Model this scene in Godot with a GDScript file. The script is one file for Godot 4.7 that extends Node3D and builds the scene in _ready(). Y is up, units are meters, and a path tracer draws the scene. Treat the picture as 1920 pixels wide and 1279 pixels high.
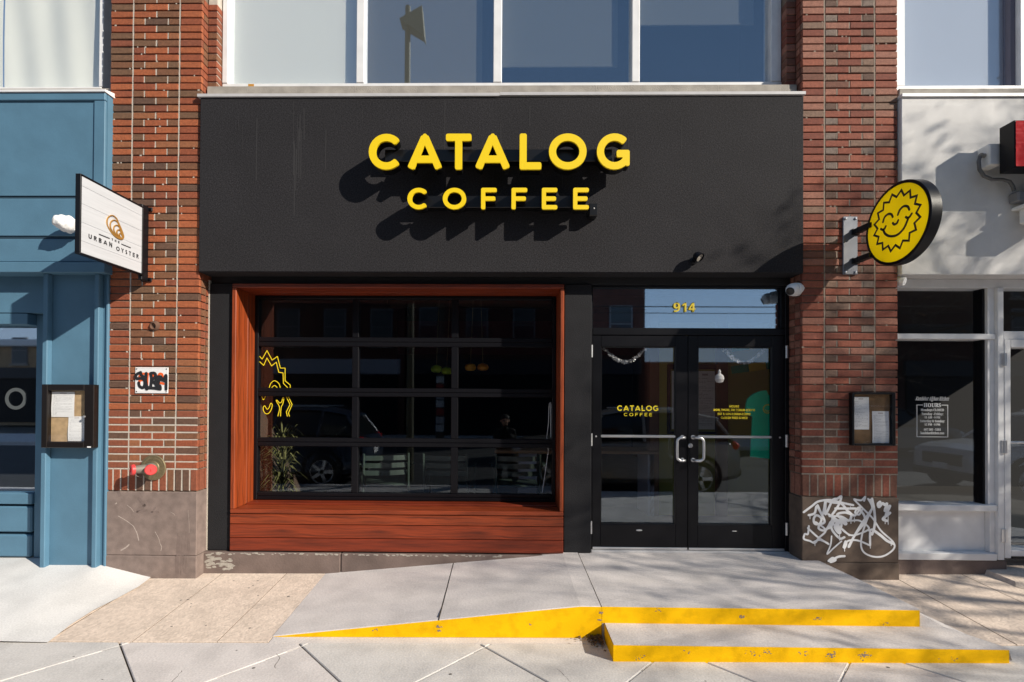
extends Node3D

# ---------------------------------------------------------------- mesh builder
class MB:
	var v := PackedVector3Array()
	var n := PackedVector3Array()
	var uv := PackedVector2Array()
	var xf := Transform3D.IDENTITY

	func vert(p: Vector3, nn: Vector3, t := Vector2.ZERO) -> void:
		v.push_back(xf * p)
		n.push_back((xf.basis * nn).normalized())
		uv.push_back(t)

	# corners run counter-clockwise seen from outside; Godot wants them clockwise
	func tri(a: Vector3, b: Vector3, c: Vector3) -> void:
		var k := (b - a).cross(c - a).normalized()
		vert(a, k); vert(c, k); vert(b, k)

	func quad(a: Vector3, b: Vector3, c: Vector3, d: Vector3) -> void:
		var k := (c - a).cross(d - b).normalized()
		vert(a, k, Vector2(0, 1)); vert(c, k, Vector2(1, 0)); vert(b, k, Vector2(1, 1))
		vert(a, k, Vector2(0, 1)); vert(d, k, Vector2(0, 0)); vert(c, k, Vector2(1, 0))

	func qn(a: Vector3, b: Vector3, c: Vector3, d: Vector3, na: Vector3, nb: Vector3, nc: Vector3, nd: Vector3) -> void:
		vert(a, na); vert(c, nc); vert(b, nb)
		vert(a, na); vert(d, nd); vert(c, nc)

	func box(x0: float, x1: float, y0: float, y1: float, z0: float, z1: float, b := 0.0) -> void:
		if b <= 0.0:
			var p := [Vector3(x0, y0, z1), Vector3(x1, y0, z1), Vector3(x1, y1, z1), Vector3(x0, y1, z1), Vector3(x0, y0, z0), Vector3(x1, y0, z0), Vector3(x1, y1, z0), Vector3(x0, y1, z0)]
			quad(p[0], p[1], p[2], p[3]); quad(p[5], p[4], p[7], p[6]); quad(p[4], p[0], p[3], p[7])
			quad(p[1], p[5], p[6], p[2]); quad(p[3], p[2], p[6], p[7]); quad(p[4], p[5], p[1], p[0])
			return
		var c := Vector3((x0 + x1) / 2, (y0 + y1) / 2, (z0 + z1) / 2)
		var h := Vector3((x1 - x0) / 2, (y1 - y0) / 2, (z1 - z0) / 2)
		b = minf(b, 0.45 * minf(h.x, minf(h.y, h.z)) * 2.0)
		var ax := [Vector3.RIGHT, Vector3.UP, Vector3.BACK]
		for i in 3:
			var u: Vector3 = ax[(i + 1) % 3]
			var w: Vector3 = ax[(i + 2) % 3]
			var hu: float = h[(i + 1) % 3]
			var hw: float = h[(i + 2) % 3]
			var hi: float = h[i]
			for s in [-1.0, 1.0]:
				var o: Vector3 = c + ax[i] * hi * s
				var q := [o - u * (hu - b) - w * (hw - b), o + u * (hu - b) - w * (hw - b), o + u * (hu - b) + w * (hw - b), o - u * (hu - b) + w * (hw - b)]
				if s > 0: quad(q[0], q[1], q[2], q[3])
				else: quad(q[3], q[2], q[1], q[0])
			# the four edges that run along axis i
			for su in [-1.0, 1.0]:
				for sw in [-1.0, 1.0]:
					var e0: Vector3 = c + u * su * hu + w * sw * (hw - b)
					var e1: Vector3 = c + u * su * (hu - b) + w * sw * hw
					var l: Vector3 = ax[i] * (hi - b)
					if _flip(e0 + l, e0 - l, e1 - l, c): quad(e0 + l, e0 - l, e1 - l, e1 + l)
					else: quad(e0 - l, e0 + l, e1 + l, e1 - l)
		for sx in [-1.0, 1.0]:
			for sy in [-1.0, 1.0]:
				for sz in [-1.0, 1.0]:
					var k := Vector3(sx * h.x, sy * h.y, sz * h.z)
					var t := [c + k - Vector3(0, sy * b, sz * b), c + k - Vector3(sx * b, 0, sz * b), c + k - Vector3(sx * b, sy * b, 0)]
					if _flip(t[0], t[1], t[2], c): tri(t[0], t[1], t[2])
					else: tri(t[2], t[1], t[0])

	# whether a, b, c run counter-clockwise seen from outside a body round o
	func _flip(a: Vector3, b: Vector3, c: Vector3, o: Vector3) -> bool:
		return (b - a).cross(c - a).dot(a - o) > 0

	# a box whose eight corners are given as bottom 4 and top 4, each counter-clockwise seen from above (x right, z towards the street)
	func hull(lo: Array, hi: Array) -> void:
		var m := lo.size()
		for i in m:
			var j := (i + 1) % m
			quad(lo[i], lo[j], hi[j], hi[i])
		for i in range(1, m - 1):
			tri(hi[0], hi[i], hi[i + 1])
			tri(lo[0], lo[i + 1], lo[i])

	func lathe(at: Vector3, axis: Vector3, profile: Array, seg := 20) -> void:   # profile: Vector2(radius, along)
		var a := axis.normalized()
		var u := a.cross(Vector3.UP if absf(a.y) < 0.9 else Vector3.RIGHT).normalized()
		var w := a.cross(u)
		for k in profile.size() - 1:
			var p: Vector2 = profile[k]
			var q: Vector2 = profile[k + 1]
			var slope := Vector2(q.y - p.y, p.x - q.x).normalized()
			for i in seg:
				var t0 := TAU * i / seg
				var t1 := TAU * (i + 1) / seg
				var d0 := u * cos(t0) + w * sin(t0)
				var d1 := u * cos(t1) + w * sin(t1)
				var n0 := d0 * slope.x + a * slope.y
				var n1 := d1 * slope.x + a * slope.y
				qn(at + d0 * p.x + a * p.y, at + d1 * p.x + a * p.y, at + d1 * q.x + a * q.y, at + d0 * q.x + a * q.y, n0, n1, n1, n0)

	func cyl(a: Vector3, b: Vector3, r: float, seg := 16, r2 := -1.0) -> void:
		if r2 < 0: r2 = r
		var l := a.distance_to(b)
		lathe(a, b - a, [Vector2(0, 0), Vector2(r, 0), Vector2(r2, l), Vector2(0, l)], seg)

	func ball(c: Vector3, r: Vector3, seg := 14, ring := 9) -> void:
		for i in ring:
			for j in seg:
				var f := func(a: float, b: float) -> Vector3: return Vector3(sin(a) * cos(b), cos(a), sin(a) * sin(b))
				var a0 := PI * i / ring
				var a1 := PI * (i + 1) / ring
				var b0 := TAU * j / seg
				var b1 := TAU * (j + 1) / seg
				var d := [f.call(a0, b0), f.call(a0, b1), f.call(a1, b1), f.call(a1, b0)]
				qn(c + d[0] * r, c + d[1] * r, c + d[2] * r, c + d[3] * r, d[0] / r, d[1] / r, d[2] / r, d[3] / r)

	# a round bar along a path; radii may differ from point to point
	func tube(path: Array, r, seg := 8) -> void:
		var rings := []
		var m := path.size()
		var side := Vector3.ZERO
		for i in m:
			var d: Vector3 = (path[mini(i + 1, m - 1)] - path[maxi(i - 1, 0)]).normalized()
			if side == Vector3.ZERO:
				side = d.cross(Vector3.UP if absf(d.y) < 0.9 else Vector3.RIGHT).normalized()
			side = (side - d * side.dot(d)).normalized()
			var w := d.cross(side)
			var rad: float = r[i] if r is Array else r
			var ring := []
			for k in seg:
				var t := TAU * k / seg
				ring.append([path[i] + (side * cos(t) + w * sin(t)) * rad, side * cos(t) + w * sin(t)])
			rings.append(ring)
		for i in m - 1:
			for k in seg:
				var j := (k + 1) % seg
				qn(rings[i][k][0], rings[i][j][0], rings[i + 1][j][0], rings[i + 1][k][0], rings[i][k][1], rings[i][j][1], rings[i + 1][j][1], rings[i + 1][k][1])
		for k in range(1, seg - 1):
			tri(rings[0][0][0], rings[0][k + 1][0], rings[0][k][0])
			tri(rings[m - 1][0][0], rings[m - 1][k][0], rings[m - 1][k + 1][0])

	# flat outline (with holes) given thickness: front face at z1, back at z0
	func extrude(outer: PackedVector2Array, holes: Array, z0: float, z1: float, back := true) -> void:
		if Geometry2D.is_polygon_clockwise(outer): outer.reverse()
		for piece in MB.pieces(outer, holes):
			var idx := Geometry2D.triangulate_polygon(piece)
			for i in range(0, idx.size(), 3):
				var a: Vector2 = piece[idx[i]]
				var b: Vector2 = piece[idx[i + 1]]
				var c: Vector2 = piece[idx[i + 2]]
				if (b - a).cross(c - a) < 0:
					var s := b; b = c; c = s
				tri(Vector3(a.x, a.y, z1), Vector3(b.x, b.y, z1), Vector3(c.x, c.y, z1))
				if back: tri(Vector3(a.x, a.y, z0), Vector3(c.x, c.y, z0), Vector3(b.x, b.y, z0))
		var loops := [outer]
		for h in holes:
			var hh: PackedVector2Array = h.duplicate()
			if not Geometry2D.is_polygon_clockwise(hh): hh.reverse()
			loops.append(hh)
		for l in loops:
			for i in l.size():
				var a: Vector2 = l[i]
				var b: Vector2 = l[(i + 1) % l.size()]
				quad(Vector3(a.x, a.y, z0), Vector3(b.x, b.y, z0), Vector3(b.x, b.y, z1), Vector3(a.x, a.y, z1))

	# the outline cut into simple pieces without holes
	static func pieces(outer: PackedVector2Array, holes: Array) -> Array:
		var list := [outer]
		for h in holes:
			var mid := Vector2.ZERO
			for p in h: mid += p
			mid /= h.size()
			var next := []
			for o in list:
				for s in [-1.0, 1.0]:
					var half := PackedVector2Array([mid + Vector2(0, -900), mid + Vector2(s * 900, -900), mid + Vector2(s * 900, 900), mid + Vector2(0, 900)])
					for q in Geometry2D.intersect_polygons(o, half):
						for r in Geometry2D.clip_polygons(q, h):
							next.append(r)
			list = next
		return list

	func mesh() -> ArrayMesh:
		var m := ArrayMesh.new()
		if v.is_empty(): return m
		var a := []
		a.resize(Mesh.ARRAY_MAX)
		a[Mesh.ARRAY_VERTEX] = v
		a[Mesh.ARRAY_NORMAL] = n
		a[Mesh.ARRAY_TEX_UV] = uv
		m.add_surface_from_arrays(Mesh.PRIMITIVE_TRIANGLES, a)
		return m

# ---------------------------------------------------------------- naming
var used := {}

func numbered(called: String) -> String:
	var k: int = used.get(called, 0)
	used[called] = k + 1
	return called if k == 0 else "%s_%03d" % [called, k]

func thing(called: String, label: String, category: String, group := "", at := Vector3.ZERO, turn := 0.0) -> Node3D:
	var o := Node3D.new()
	o.name = numbered(called)
	add_child(o)
	o.position = at
	o.rotation.y = turn
	tag(o, label, category, group)
	return o

func tag(o: Node3D, label: String, category: String, group := "") -> void:
	o.set_meta("label", label)
	o.set_meta("category", category)
	if group: o.set_meta("group", group)

func put(called: String, shape, m: Material, parent: Node = null) -> MeshInstance3D:
	var o := MeshInstance3D.new()
	o.mesh = shape.mesh() if shape is MB else shape
	o.material_override = m
	if parent == null:
		o.name = numbered(called)
		add_child(o)
	else:
		o.name = called
		parent.add_child(o, true)
	return o

func node(called: String, parent: Node) -> Node3D:
	var o := Node3D.new()
	o.name = called
	parent.add_child(o, true)
	return o

func struct(called: String, shape, m: Material) -> MeshInstance3D:
	var o := put(called, shape, m)
	o.set_meta("kind", "structure")
	return o

func bx(x0: float, x1: float, y0: float, y1: float, z0: float, z1: float, b := 0.0) -> MB:
	var m := MB.new()
	m.box(x0, x1, y0, y1, z0, z1, b)
	return m

# ---------------------------------------------------------------- materials
func lin(r: float, g: float, b: float) -> Color:
	return Color(r, g, b).linear_to_srgb()

func noise(seed_: int, freq: float, octaves := 4, kind := FastNoiseLite.TYPE_SIMPLEX_SMOOTH) -> FastNoiseLite:
	var f := FastNoiseLite.new()
	f.seed = seed_
	f.noise_type = kind
	f.frequency = freq
	f.fractal_octaves = octaves
	return f

func noise_tex(f: FastNoiseLite, lo: float, hi: float, size := 512, as_srgb := true, stops := Vector2(0, 1)) -> NoiseTexture2D:
	var t := NoiseTexture2D.new()
	t.width = size
	t.height = size
	t.seamless = true
	t.noise = f
	var g := Gradient.new()
	var a := lin(lo, lo, lo) if as_srgb else Color(lo, lo, lo)
	var b := lin(hi, hi, hi) if as_srgb else Color(hi, hi, hi)
	g.offsets = PackedFloat32Array([stops.x, stops.y])
	g.colors = PackedColorArray([a, b])
	t.color_ramp = g
	return t

func paint(c: Color, rough := 0.7, metal := 0.0) -> StandardMaterial3D:
	var m := StandardMaterial3D.new()
	m.albedo_color = c
	m.roughness = rough
	m.metallic = metal
	return m

# tex and bump share a scale (repeats per metre); fine lies over it at its own
func rich(c: Color, rough: float, tex: Texture2D, scale: float, fine: Texture2D = null, fine_scale := 1.0, bump: Texture2D = null, cm := 0.0) -> StandardMaterial3D:
	var m := paint(c, rough)
	m.albedo_texture = tex
	m.uv1_triplanar = true
	m.uv1_world_triplanar = true
	m.uv1_scale = Vector3.ONE * scale
	if fine:
		m.detail_enabled = true
		m.detail_albedo = fine
		m.detail_blend_mode = BaseMaterial3D.BLEND_MODE_MUL
		m.detail_uv_layer = BaseMaterial3D.DETAIL_UV_2
		m.uv2_triplanar = true
		m.uv2_world_triplanar = true
		m.uv2_scale = Vector3.ONE * fine_scale
	if bump:
		m.heightmap_enabled = true
		m.heightmap_texture = bump
		m.heightmap_scale = cm
	return m

# coated glass: a mirror of the given strength over clear glass
func coated(strength: float, tint := Color(0.9, 0.95, 1.0)) -> ORMMaterial3D:
	var m := ORMMaterial3D.new()
	var im := Image.create(4, 4, false, Image.FORMAT_RGB8)
	im.fill(Color(1, 0.02, 1))
	m.orm_texture = ImageTexture.create_from_image(im)
	m.transparency = BaseMaterial3D.TRANSPARENCY_ALPHA
	m.albedo_color = Color(tint.r, tint.g, tint.b, strength)
	return m

func pane_mat(alpha := 0.05, c := Color(0.02, 0.03, 0.03)) -> StandardMaterial3D:
	var m := StandardMaterial3D.new()
	m.transparency = BaseMaterial3D.TRANSPARENCY_ALPHA
	m.albedo_color = Color(c.r, c.g, c.b, alpha)
	m.roughness = 0.0
	m.metallic_specular = 0.5
	return m

# ---------------------------------------------------------------- stroke lettering
func arc(c: Vector2, rx: float, ry: float, a0: float, a1: float, steps := 22) -> PackedVector2Array:
	var p := PackedVector2Array()
	for i in steps + 1:
		var t := deg_to_rad(lerpf(a0, a1, float(i) / steps))
		p.push_back(c + Vector2(cos(t) * rx, sin(t) * ry))
	return p

# outlines of a capital, cap height 1, stroke width w: [outers, holes, advance width]
func glyph(ch: String, w: float, round_ := 0.3) -> Array:
	var h := w / 2
	var lines := []
	var wide := 0.7
	match ch:
		"C":
			wide = 0.93
			lines = [arc(Vector2(0.5, 0.5), 0.5 - h, 0.5 - h, 40, 320)]
		"O":
			wide = 1.06
			return [[arc(Vector2(0.53, 0.5), 0.53, 0.5, 0, 352, 44)], [arc(Vector2(0.53, 0.5), 0.53 - w, 0.5 - w, 0, 352, 44)], wide]
		"G":
			wide = 0.93
			var g := arc(Vector2(0.5, 0.5), 0.5 - h, 0.5 - h, 42, 318)
			g.append_array(PackedVector2Array([Vector2(0.93 - h, 0.22), Vector2(0.93 - h, 0.44), Vector2(0.56, 0.44)]))
			lines = [g]
		"A":
			wide = 0.98
			lines = [PackedVector2Array([Vector2(0.09, 0.03), Vector2(0.49, 0.93)]), PackedVector2Array([Vector2(0.89, 0.03), Vector2(0.49, 0.93)]), PackedVector2Array([Vector2(0.24, 0.29), Vector2(0.74, 0.29)]), PackedVector2Array([Vector2(0.43, 0.9), Vector2(0.55, 0.9)])]
		"T":
			wide = 0.73
			lines = [PackedVector2Array([Vector2(0, 1 - h), Vector2(0.73, 1 - h)]), PackedVector2Array([Vector2(0.365, 1 - h), Vector2(0.365, 0)])]
		"L":
			wide = 0.62
			lines = [PackedVector2Array([Vector2(h, 1), Vector2(h, h), Vector2(0.62, h)])]
		"F":
			wide = 0.74
			lines = [PackedVector2Array([Vector2(h, 0), Vector2(h, 1 - h), Vector2(0.74, 1 - h)]), PackedVector2Array([Vector2(h, 0.5), Vector2(0.68, 0.5)])]
		"E":
			wide = 0.74
			lines = [PackedVector2Array([Vector2(0.74, h), Vector2(h, h), Vector2(h, 1 - h), Vector2(0.74, 1 - h)]), PackedVector2Array([Vector2(h, 0.5), Vector2(0.68, 0.5)])]
		"U":
			wide = 0.8
			var u := PackedVector2Array([Vector2(h, 1)])
			u.append_array(arc(Vector2(0.4, 0.4), 0.4 - h, 0.4 - h, 180, 360))
			u.push_back(Vector2(0.8 - h, 1))
			lines = [u]
		"R", "B":
			wide = 0.72
			var bowl := PackedVector2Array([Vector2(h, 1 - h)])
			bowl.append_array(arc(Vector2(0.42, 0.74), 0.28 - h, 0.26 - h, 90, -90))
			bowl.push_back(Vector2(h, 0.48 + h))
			lines = [PackedVector2Array([Vector2(h, 0), Vector2(h, 1)]), bowl]
			if ch == "R": lines.append(PackedVector2Array([Vector2(0.36, 0.52), Vector2(0.68, 0)]))
			else:
				var low := PackedVector2Array([Vector2(h, 0.52)])
				low.append_array(arc(Vector2(0.42, 0.27), 0.3 - h, 0.27 - h, 90, -90))
				low.push_back(Vector2(h, h))
				lines.append(low)
		"N":
			wide = 0.8
			lines = [PackedVector2Array([Vector2(h, 0), Vector2(h, 0.98), Vector2(0.8 - h, 0.02), Vector2(0.8 - h, 1)])]
		"H":
			wide = 0.78
			lines = [PackedVector2Array([Vector2(h, 0), Vector2(h, 1)]), PackedVector2Array([Vector2(0.78 - h, 0), Vector2(0.78 - h, 1)]), PackedVector2Array([Vector2(h, 0.5), Vector2(0.78 - h, 0.5)])]
		"Y":
			wide = 0.76
			lines = [PackedVector2Array([Vector2(0.05, 1), Vector2(0.38, 0.48), Vector2(0.71, 1)]), PackedVector2Array([Vector2(0.38, 0.55), Vector2(0.38, 0)])]
		"S":
			wide = 0.62
			var s := arc(Vector2(0.31, 0.74), 0.29 - h, 0.26 - h, 30, 270)
			s.append_array(arc(Vector2(0.31, 0.26), 0.31 - h, 0.26 - h, 90, -150))
			lines = [s]
	var outers := []
	var holes := []
	for l in lines:
		var big := PackedVector2Array()
		for p in l: big.push_back(p * 100)
		for poly in Geometry2D.offset_polyline(big, w * 50, Geometry2D.JOIN_MITER, Geometry2D.END_BUTT):
			if Geometry2D.is_polygon_clockwise(poly):
				holes.append(poly)
				continue
			var left := [poly]
			var merged := true
			while merged:
				merged = false
				for i in outers.size():
					var r := Geometry2D.merge_polygons(outers[i], left[0])
					var outs := r.filter(func(q): return not Geometry2D.is_polygon_clockwise(q))
					if outs.size() == 1:
						for q in r:
							if Geometry2D.is_polygon_clockwise(q): holes.append(q)
						left[0] = outs[0]
						outers.remove_at(i)
						merged = true
						break
			outers.append(left[0])
	var soft := []
	for o in outers:
		for a in Geometry2D.offset_polygon(o, -w * 100 * round_, Geometry2D.JOIN_MITER):
			if Geometry2D.is_polygon_clockwise(a): continue
			for b in Geometry2D.offset_polygon(a, w * 100 * round_, Geometry2D.JOIN_ROUND):
				if not Geometry2D.is_polygon_clockwise(b): soft.append(b)
	if soft.is_empty(): soft = outers
	var down := func(q): 
		var r := PackedVector2Array()
		for p in q: r.push_back(p / 100)
		return r
	return [soft.map(down), holes.map(down), wide]

func fit(poly, s: float, at: Vector2) -> PackedVector2Array:
	var r := PackedVector2Array()
	for p in poly: r.push_back(p * s + at)
	return r

# a line of capitals in one mesh (vinyl or print), centred on x, base at y
func line_mesh(mb: MB, text: String, cap: float, w: float, gap: float, cx: float, y: float, z: float, thick := 0.001, width := 0.0) -> void:
	var total := 0.0
	for ch in text: total += (0.45 if ch == " " else glyph(ch, w)[2]) + gap
	total -= gap
	var sx := 1.0
	if width > 0: sx = width / (total * cap)
	var x := -total / 2
	for ch in text:
		if ch == " ":
			x += 0.45 + gap
			continue
		var g := glyph(ch, w)
		var keep := mb.xf
		mb.xf = keep * Transform3D(Basis.from_scale(Vector3(sx, 1, 1)), Vector3(cx, y, z))
		for o in g[0]: mb.extrude(fit(o, cap, Vector2(x * cap, 0)), g[1].map(func(q): return fit(q, cap, Vector2(x * cap, 0))), 0, thick, false)
		mb.xf = keep
		x += g[2] + gap

# set type: TextMesh fitted to a width, centred
func type(called: String, text: String, cx: float, y: float, z: float, width: float, cap: float, m: Material, parent: Node, font_name := "Droid Sans", weight := 700, depth := 0.001, slant := 0.0) -> MeshInstance3D:
	var t := TextMesh.new()
	var f := SystemFont.new()
	f.font_names = PackedStringArray([font_name])
	f.font_weight = weight
	t.font = f
	t.text = text
	t.font_size = 64
	t.pixel_size = 0.01
	t.depth = 0.01
	var o := put(called, t, m, parent)
	var box := t.get_aabb()
	var s := width / maxf(box.size.x, 0.001)
	var sy := cap / 0.46
	o.transform = Transform3D(Basis(Vector3(s, 0, 0), Vector3(slant * sy, sy, 0), Vector3(0, 0, depth / 0.01)), Vector3(cx - (box.position.x + box.size.x / 2) * s, y + cap / 2 - (box.position.y + box.size.y / 2) * sy, z))
	return o

# a painted stroke with round ends, lying on a plane at z
func stroke(mb: MB, pts: PackedVector2Array, w: float, z: float, thick := 0.0015) -> void:
	var big := PackedVector2Array()
	for p in pts: big.push_back(p * 1000)
	var outs := []
	var holes := []
	for poly in Geometry2D.offset_polyline(big, w * 500, Geometry2D.JOIN_ROUND, Geometry2D.END_ROUND):
		var r := PackedVector2Array()
		for p in poly: r.push_back(p / 1000)
		if Geometry2D.is_polygon_clockwise(poly): holes.append(r)
		else: outs.append(r)
	for o in outs: mb.extrude(o, holes, z - thick, z, false)

func smooth(pts: Array, closed := false, steps := 6) -> PackedVector2Array:
	var out := PackedVector2Array()
	var m := pts.size()
	for i in (m if closed else m - 1):
		var a: Vector2 = pts[(i - 1 + m) % m] if closed or i > 0 else pts[0]
		var b: Vector2 = pts[i]
		var c: Vector2 = pts[(i + 1) % m]
		var d: Vector2 = pts[(i + 2) % m] if closed or i + 2 < m else pts[m - 1]
		for k in steps: out.push_back(b.cubic_interpolate(c, a, d, float(k) / steps))
	out.push_back(pts[0] if closed else pts[m - 1])
	return out

# ---------------------------------------------------------------- the scene
var M := {}
var rng := RandomNumberGenerator.new()

func _ready() -> void:
	# camera: a shift lens, 1.66 m above the pavement at the kerb
	var cam := Camera3D.new()
	cam.name = "camera"
	cam.projection = Camera3D.PROJECTION_FRUSTUM
	cam.near = 0.05
	cam.far = 400.0
	cam.size = 0.05 * 1.40549
	cam.frustum_offset = Vector2(0.05 * 0.0319, 0.05 * 0.1082)
	cam.position = Vector3(0, 1.66, 4.39)
	cam.basis = Basis(Vector3.UP, 0.0136) * Basis(Vector3.RIGHT, 0.008) * Basis(Vector3.BACK, 0.0055)
	add_child(cam)
	# sky, sun, exposure
	var env := Environment.new()
	env.background_mode = Environment.BG_SKY
	var sky := Sky.new()
	var sm := ProceduralSkyMaterial.new()
	sm.sky_top_color = lin(0.15, 0.25, 0.42)
	sm.sky_horizon_color = lin(0.66, 0.80, 0.95)
	sm.sky_curve = 0.16
	sm.ground_bottom_color = lin(0.16, 0.155, 0.15)
	sm.ground_horizon_color = lin(0.3, 0.3, 0.3)
	sm.sky_energy_multiplier = 0.85
	sky.sky_material = sm
	env.sky = sky
	env.tonemap_mode = Environment.TONE_MAPPER_LINEAR
	env.tonemap_exposure = 1.3
	env.sdfgi_enabled = true
	env.ssao_enabled = true
	env.ssil_enabled = true
	var we := WorldEnvironment.new()
	we.name = "surroundings"
	we.environment = env
	add_child(we)
	var sun := DirectionalLight3D.new()
	sun.name = "sun"
	sun.light_energy = 1.6
	sun.light_color = Color(1.0, 0.965, 0.905)
	sun.light_angular_distance = 0.53
	sun.shadow_enabled = true
	sun.basis = Basis.looking_at(Vector3(-1.63, -1.045, -1.0))
	add_child(sun)
	rng.seed = 914
	materials()
	ground()
	brick_pier("orange brick pier standing on mauve stone beside the blue shopfront", -3.63, -2.783, 0)
	brick_pier("dark red brick pier on a graffiti-sprayed brown stone base", 2.68, 3.532, 1)
	coffee_shop()
	blue_shop()
	white_shop()
	concrete_steps()
	signs()
	fittings()
	interior()
	street()
	person()

func materials() -> void:
	var blotch := noise_tex(noise(3, 0.012, 6), 0.62, 1.0)
	var mild := noise_tex(noise(4, 0.010, 6), 0.84, 1.0)
	var grain := noise_tex(noise(5, 0.22, 3), 0.80, 1.0, 512)
	var fine := noise_tex(noise(6, 0.5, 2), 0.66, 1.0, 512)
	var bumpy := noise_tex(noise(7, 0.16, 4), 0.0, 1.0, 512, false)
	var soft := noise_tex(noise(8, 0.02, 4), 0.0, 1.0, 512, false)
	var cells := noise(9, 0.10, 2, FastNoiseLite.TYPE_CELLULAR)
	cells.cellular_return_type = FastNoiseLite.RETURN_CELL_VALUE
	var speck := noise_tex(cells, 0.72, 1.0, 512)
	var wear := noise_tex(noise(14, 0.011, 6), 0.84, 1.0, 512, true, Vector2(0.12, 0.66))
	var wear_hard := noise_tex(noise(15, 0.02, 6), 0.84, 1.0, 512, true, Vector2(0.15, 0.5))
	var grit := noise_tex(noise(16, 0.15, 3), 0.72, 1.0, 512)
	var grit_dark := noise_tex(noise(17, 0.13, 3), 0.30, 1.0, 512)
	M.blotch = blotch
	M.grain = grain
	M.stucco = rich(lin(0.044, 0.042, 0.047), 0.85, grit_dark, 0.9, mild, 0.3, grit_dark, 0.3)
	M.stucco.metallic_specular = 0.3
	M.white_stucco = rich(lin(0.88, 0.865, 0.855), 0.85, grain, 2.2, mild, 0.5, bumpy, 0.35)
	M.black = rich(lin(0.024, 0.023, 0.025), 0.55, mild, 1.0, grain, 4.0, bumpy, 0.15)
	M.black_wall = rich(lin(0.023, 0.023, 0.026), 0.85, mild, 1.0, grain, 2.0, bumpy, 0.2)
	M.black_wall.metallic_specular = 0.3
	M.black_metal = paint(lin(0.006, 0.006, 0.008), 0.35)
	M.black_metal.metallic_specular = 0.35
	M.black_gloss = paint(lin(0.006, 0.006, 0.007), 0.3)
	M.void = paint(lin(0.006, 0.006, 0.008), 0.9)
	M.flashing = rich(lin(0.55, 0.54, 0.55), 0.5, mild, 1.3)
	M.silver = paint(lin(0.72, 0.72, 0.73), 0.32, 0.75)
	M.white_metal = rich(lin(0.82, 0.82, 0.83), 0.45, mild, 0.8)
	M.white_paint = rich(lin(0.86, 0.86, 0.87), 0.6, mild, 0.7)
	M.sill = rich(lin(0.46, 0.42, 0.37), 0.85, blotch, 0.9, grain, 3.0, bumpy, 0.3)
	M.blue = rich(lin(0.102, 0.226, 0.336), 0.62, mild, 0.5, grain, 0.9, soft, 0.12)
	M.blue_dark = M.blue
	M.mortar = rich(lin(0.34, 0.25, 0.19), 0.95, blotch, 3.0, grain, 6.0, bumpy, 0.4)
	M.mortar_white = rich(lin(0.74, 0.66, 0.57), 0.95, mild, 4.0, grain, 8.0, bumpy, 0.4)
	M.stone = [rich(lin(0.285, 0.215, 0.19), 0.88, blotch, 1.3, grain, 0.9, bumpy, 0.08), rich(lin(0.165, 0.118, 0.09), 0.9, blotch, 1.3, grain, 0.9, bumpy, 0.08)]
	M.plinth = rich(lin(0.225, 0.165, 0.145), 0.9, blotch, 0.5, grain, 0.9, bumpy, 0.12)
	M.concrete = rich(lin(0.75, 0.695, 0.67), 0.9, wear, 0.42, grit, 0.8, bumpy, 0.12)
	M.concrete_light = rich(lin(0.70, 0.67, 0.645), 0.9, wear, 0.55, grit, 0.8, bumpy, 0.1)
	M.pad = rich(lin(0.80, 0.785, 0.77), 0.9, wear, 0.38, grit, 0.8, bumpy, 0.08)
	M.aggregate = rich(lin(0.80, 0.66, 0.55), 0.92, wear, 0.5, speck, 0.9, bumpy, 0.3)
	M.joint = paint(lin(0.05, 0.038, 0.026), 0.95)
	M.joint_pale = rich(lin(0.74, 0.71, 0.67), 0.95, blotch, 5.0)
	M.yellow = rich(lin(1.0, 0.56, 0.002), 0.85, wear_hard, 0.7, grain, 2.0, bumpy, 0.05)
	M.yellow.metallic_specular = 0.25
	M.sign_yellow = paint(lin(0.86, 0.61, 0.002), 0.5)
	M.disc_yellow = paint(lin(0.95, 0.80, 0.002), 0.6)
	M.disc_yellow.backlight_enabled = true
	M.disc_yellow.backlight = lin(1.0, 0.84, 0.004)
	M.disc_yellow.emission_enabled = true  # weak glow added to brighten the shaded disc face, no lamp inside
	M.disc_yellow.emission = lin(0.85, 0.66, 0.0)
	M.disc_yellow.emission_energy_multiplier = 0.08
	M.vinyl = paint(lin(0.86, 0.68, 0.02), 0.5)
	M.white_vinyl = paint(lin(0.82, 0.82, 0.82), 0.6)
	M.white_spray = paint(lin(0.78, 0.78, 0.80), 0.5)
	M.asphalt = rich(lin(0.055, 0.055, 0.058), 0.92, blotch, 0.3, speck, 2.0)
	M.pane = coated(0.05)
	M.pane_door = coated(0.10)
	M.pane_coated = coated(0.23, Color(0.88, 0.94, 1.0))
	M.pane_transom = coated(0.40, Color(0.86, 0.94, 1.0))
	M.paper = paint(lin(0.78, 0.77, 0.76), 0.8)
	M.cork = rich(lin(0.72, 0.50, 0.28), 0.9, blotch, 2.0, fine, 8.0)
	M.cork_dark = rich(lin(0.36, 0.21, 0.10), 0.9, blotch, 2.0, fine, 8.0)
	M.red = paint(lin(0.60, 0.010, 0.02), 0.6)
	M.red.metallic_specular = 0.2
	M.cap_red = paint(lin(0.62, 0.05, 0.05), 0.45)
	M.brass = rich(lin(0.26, 0.21, 0.12), 0.5, blotch, 6.0)
	M.brass.metallic = 0.5
	M.gold = paint(lin(0.60, 0.33, 0.08), 0.35, 0.6)
	M.print_black = paint(lin(0.015, 0.015, 0.018), 0.6)
	M.orange = paint(lin(0.80, 0.12, 0.02), 0.6)
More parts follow.
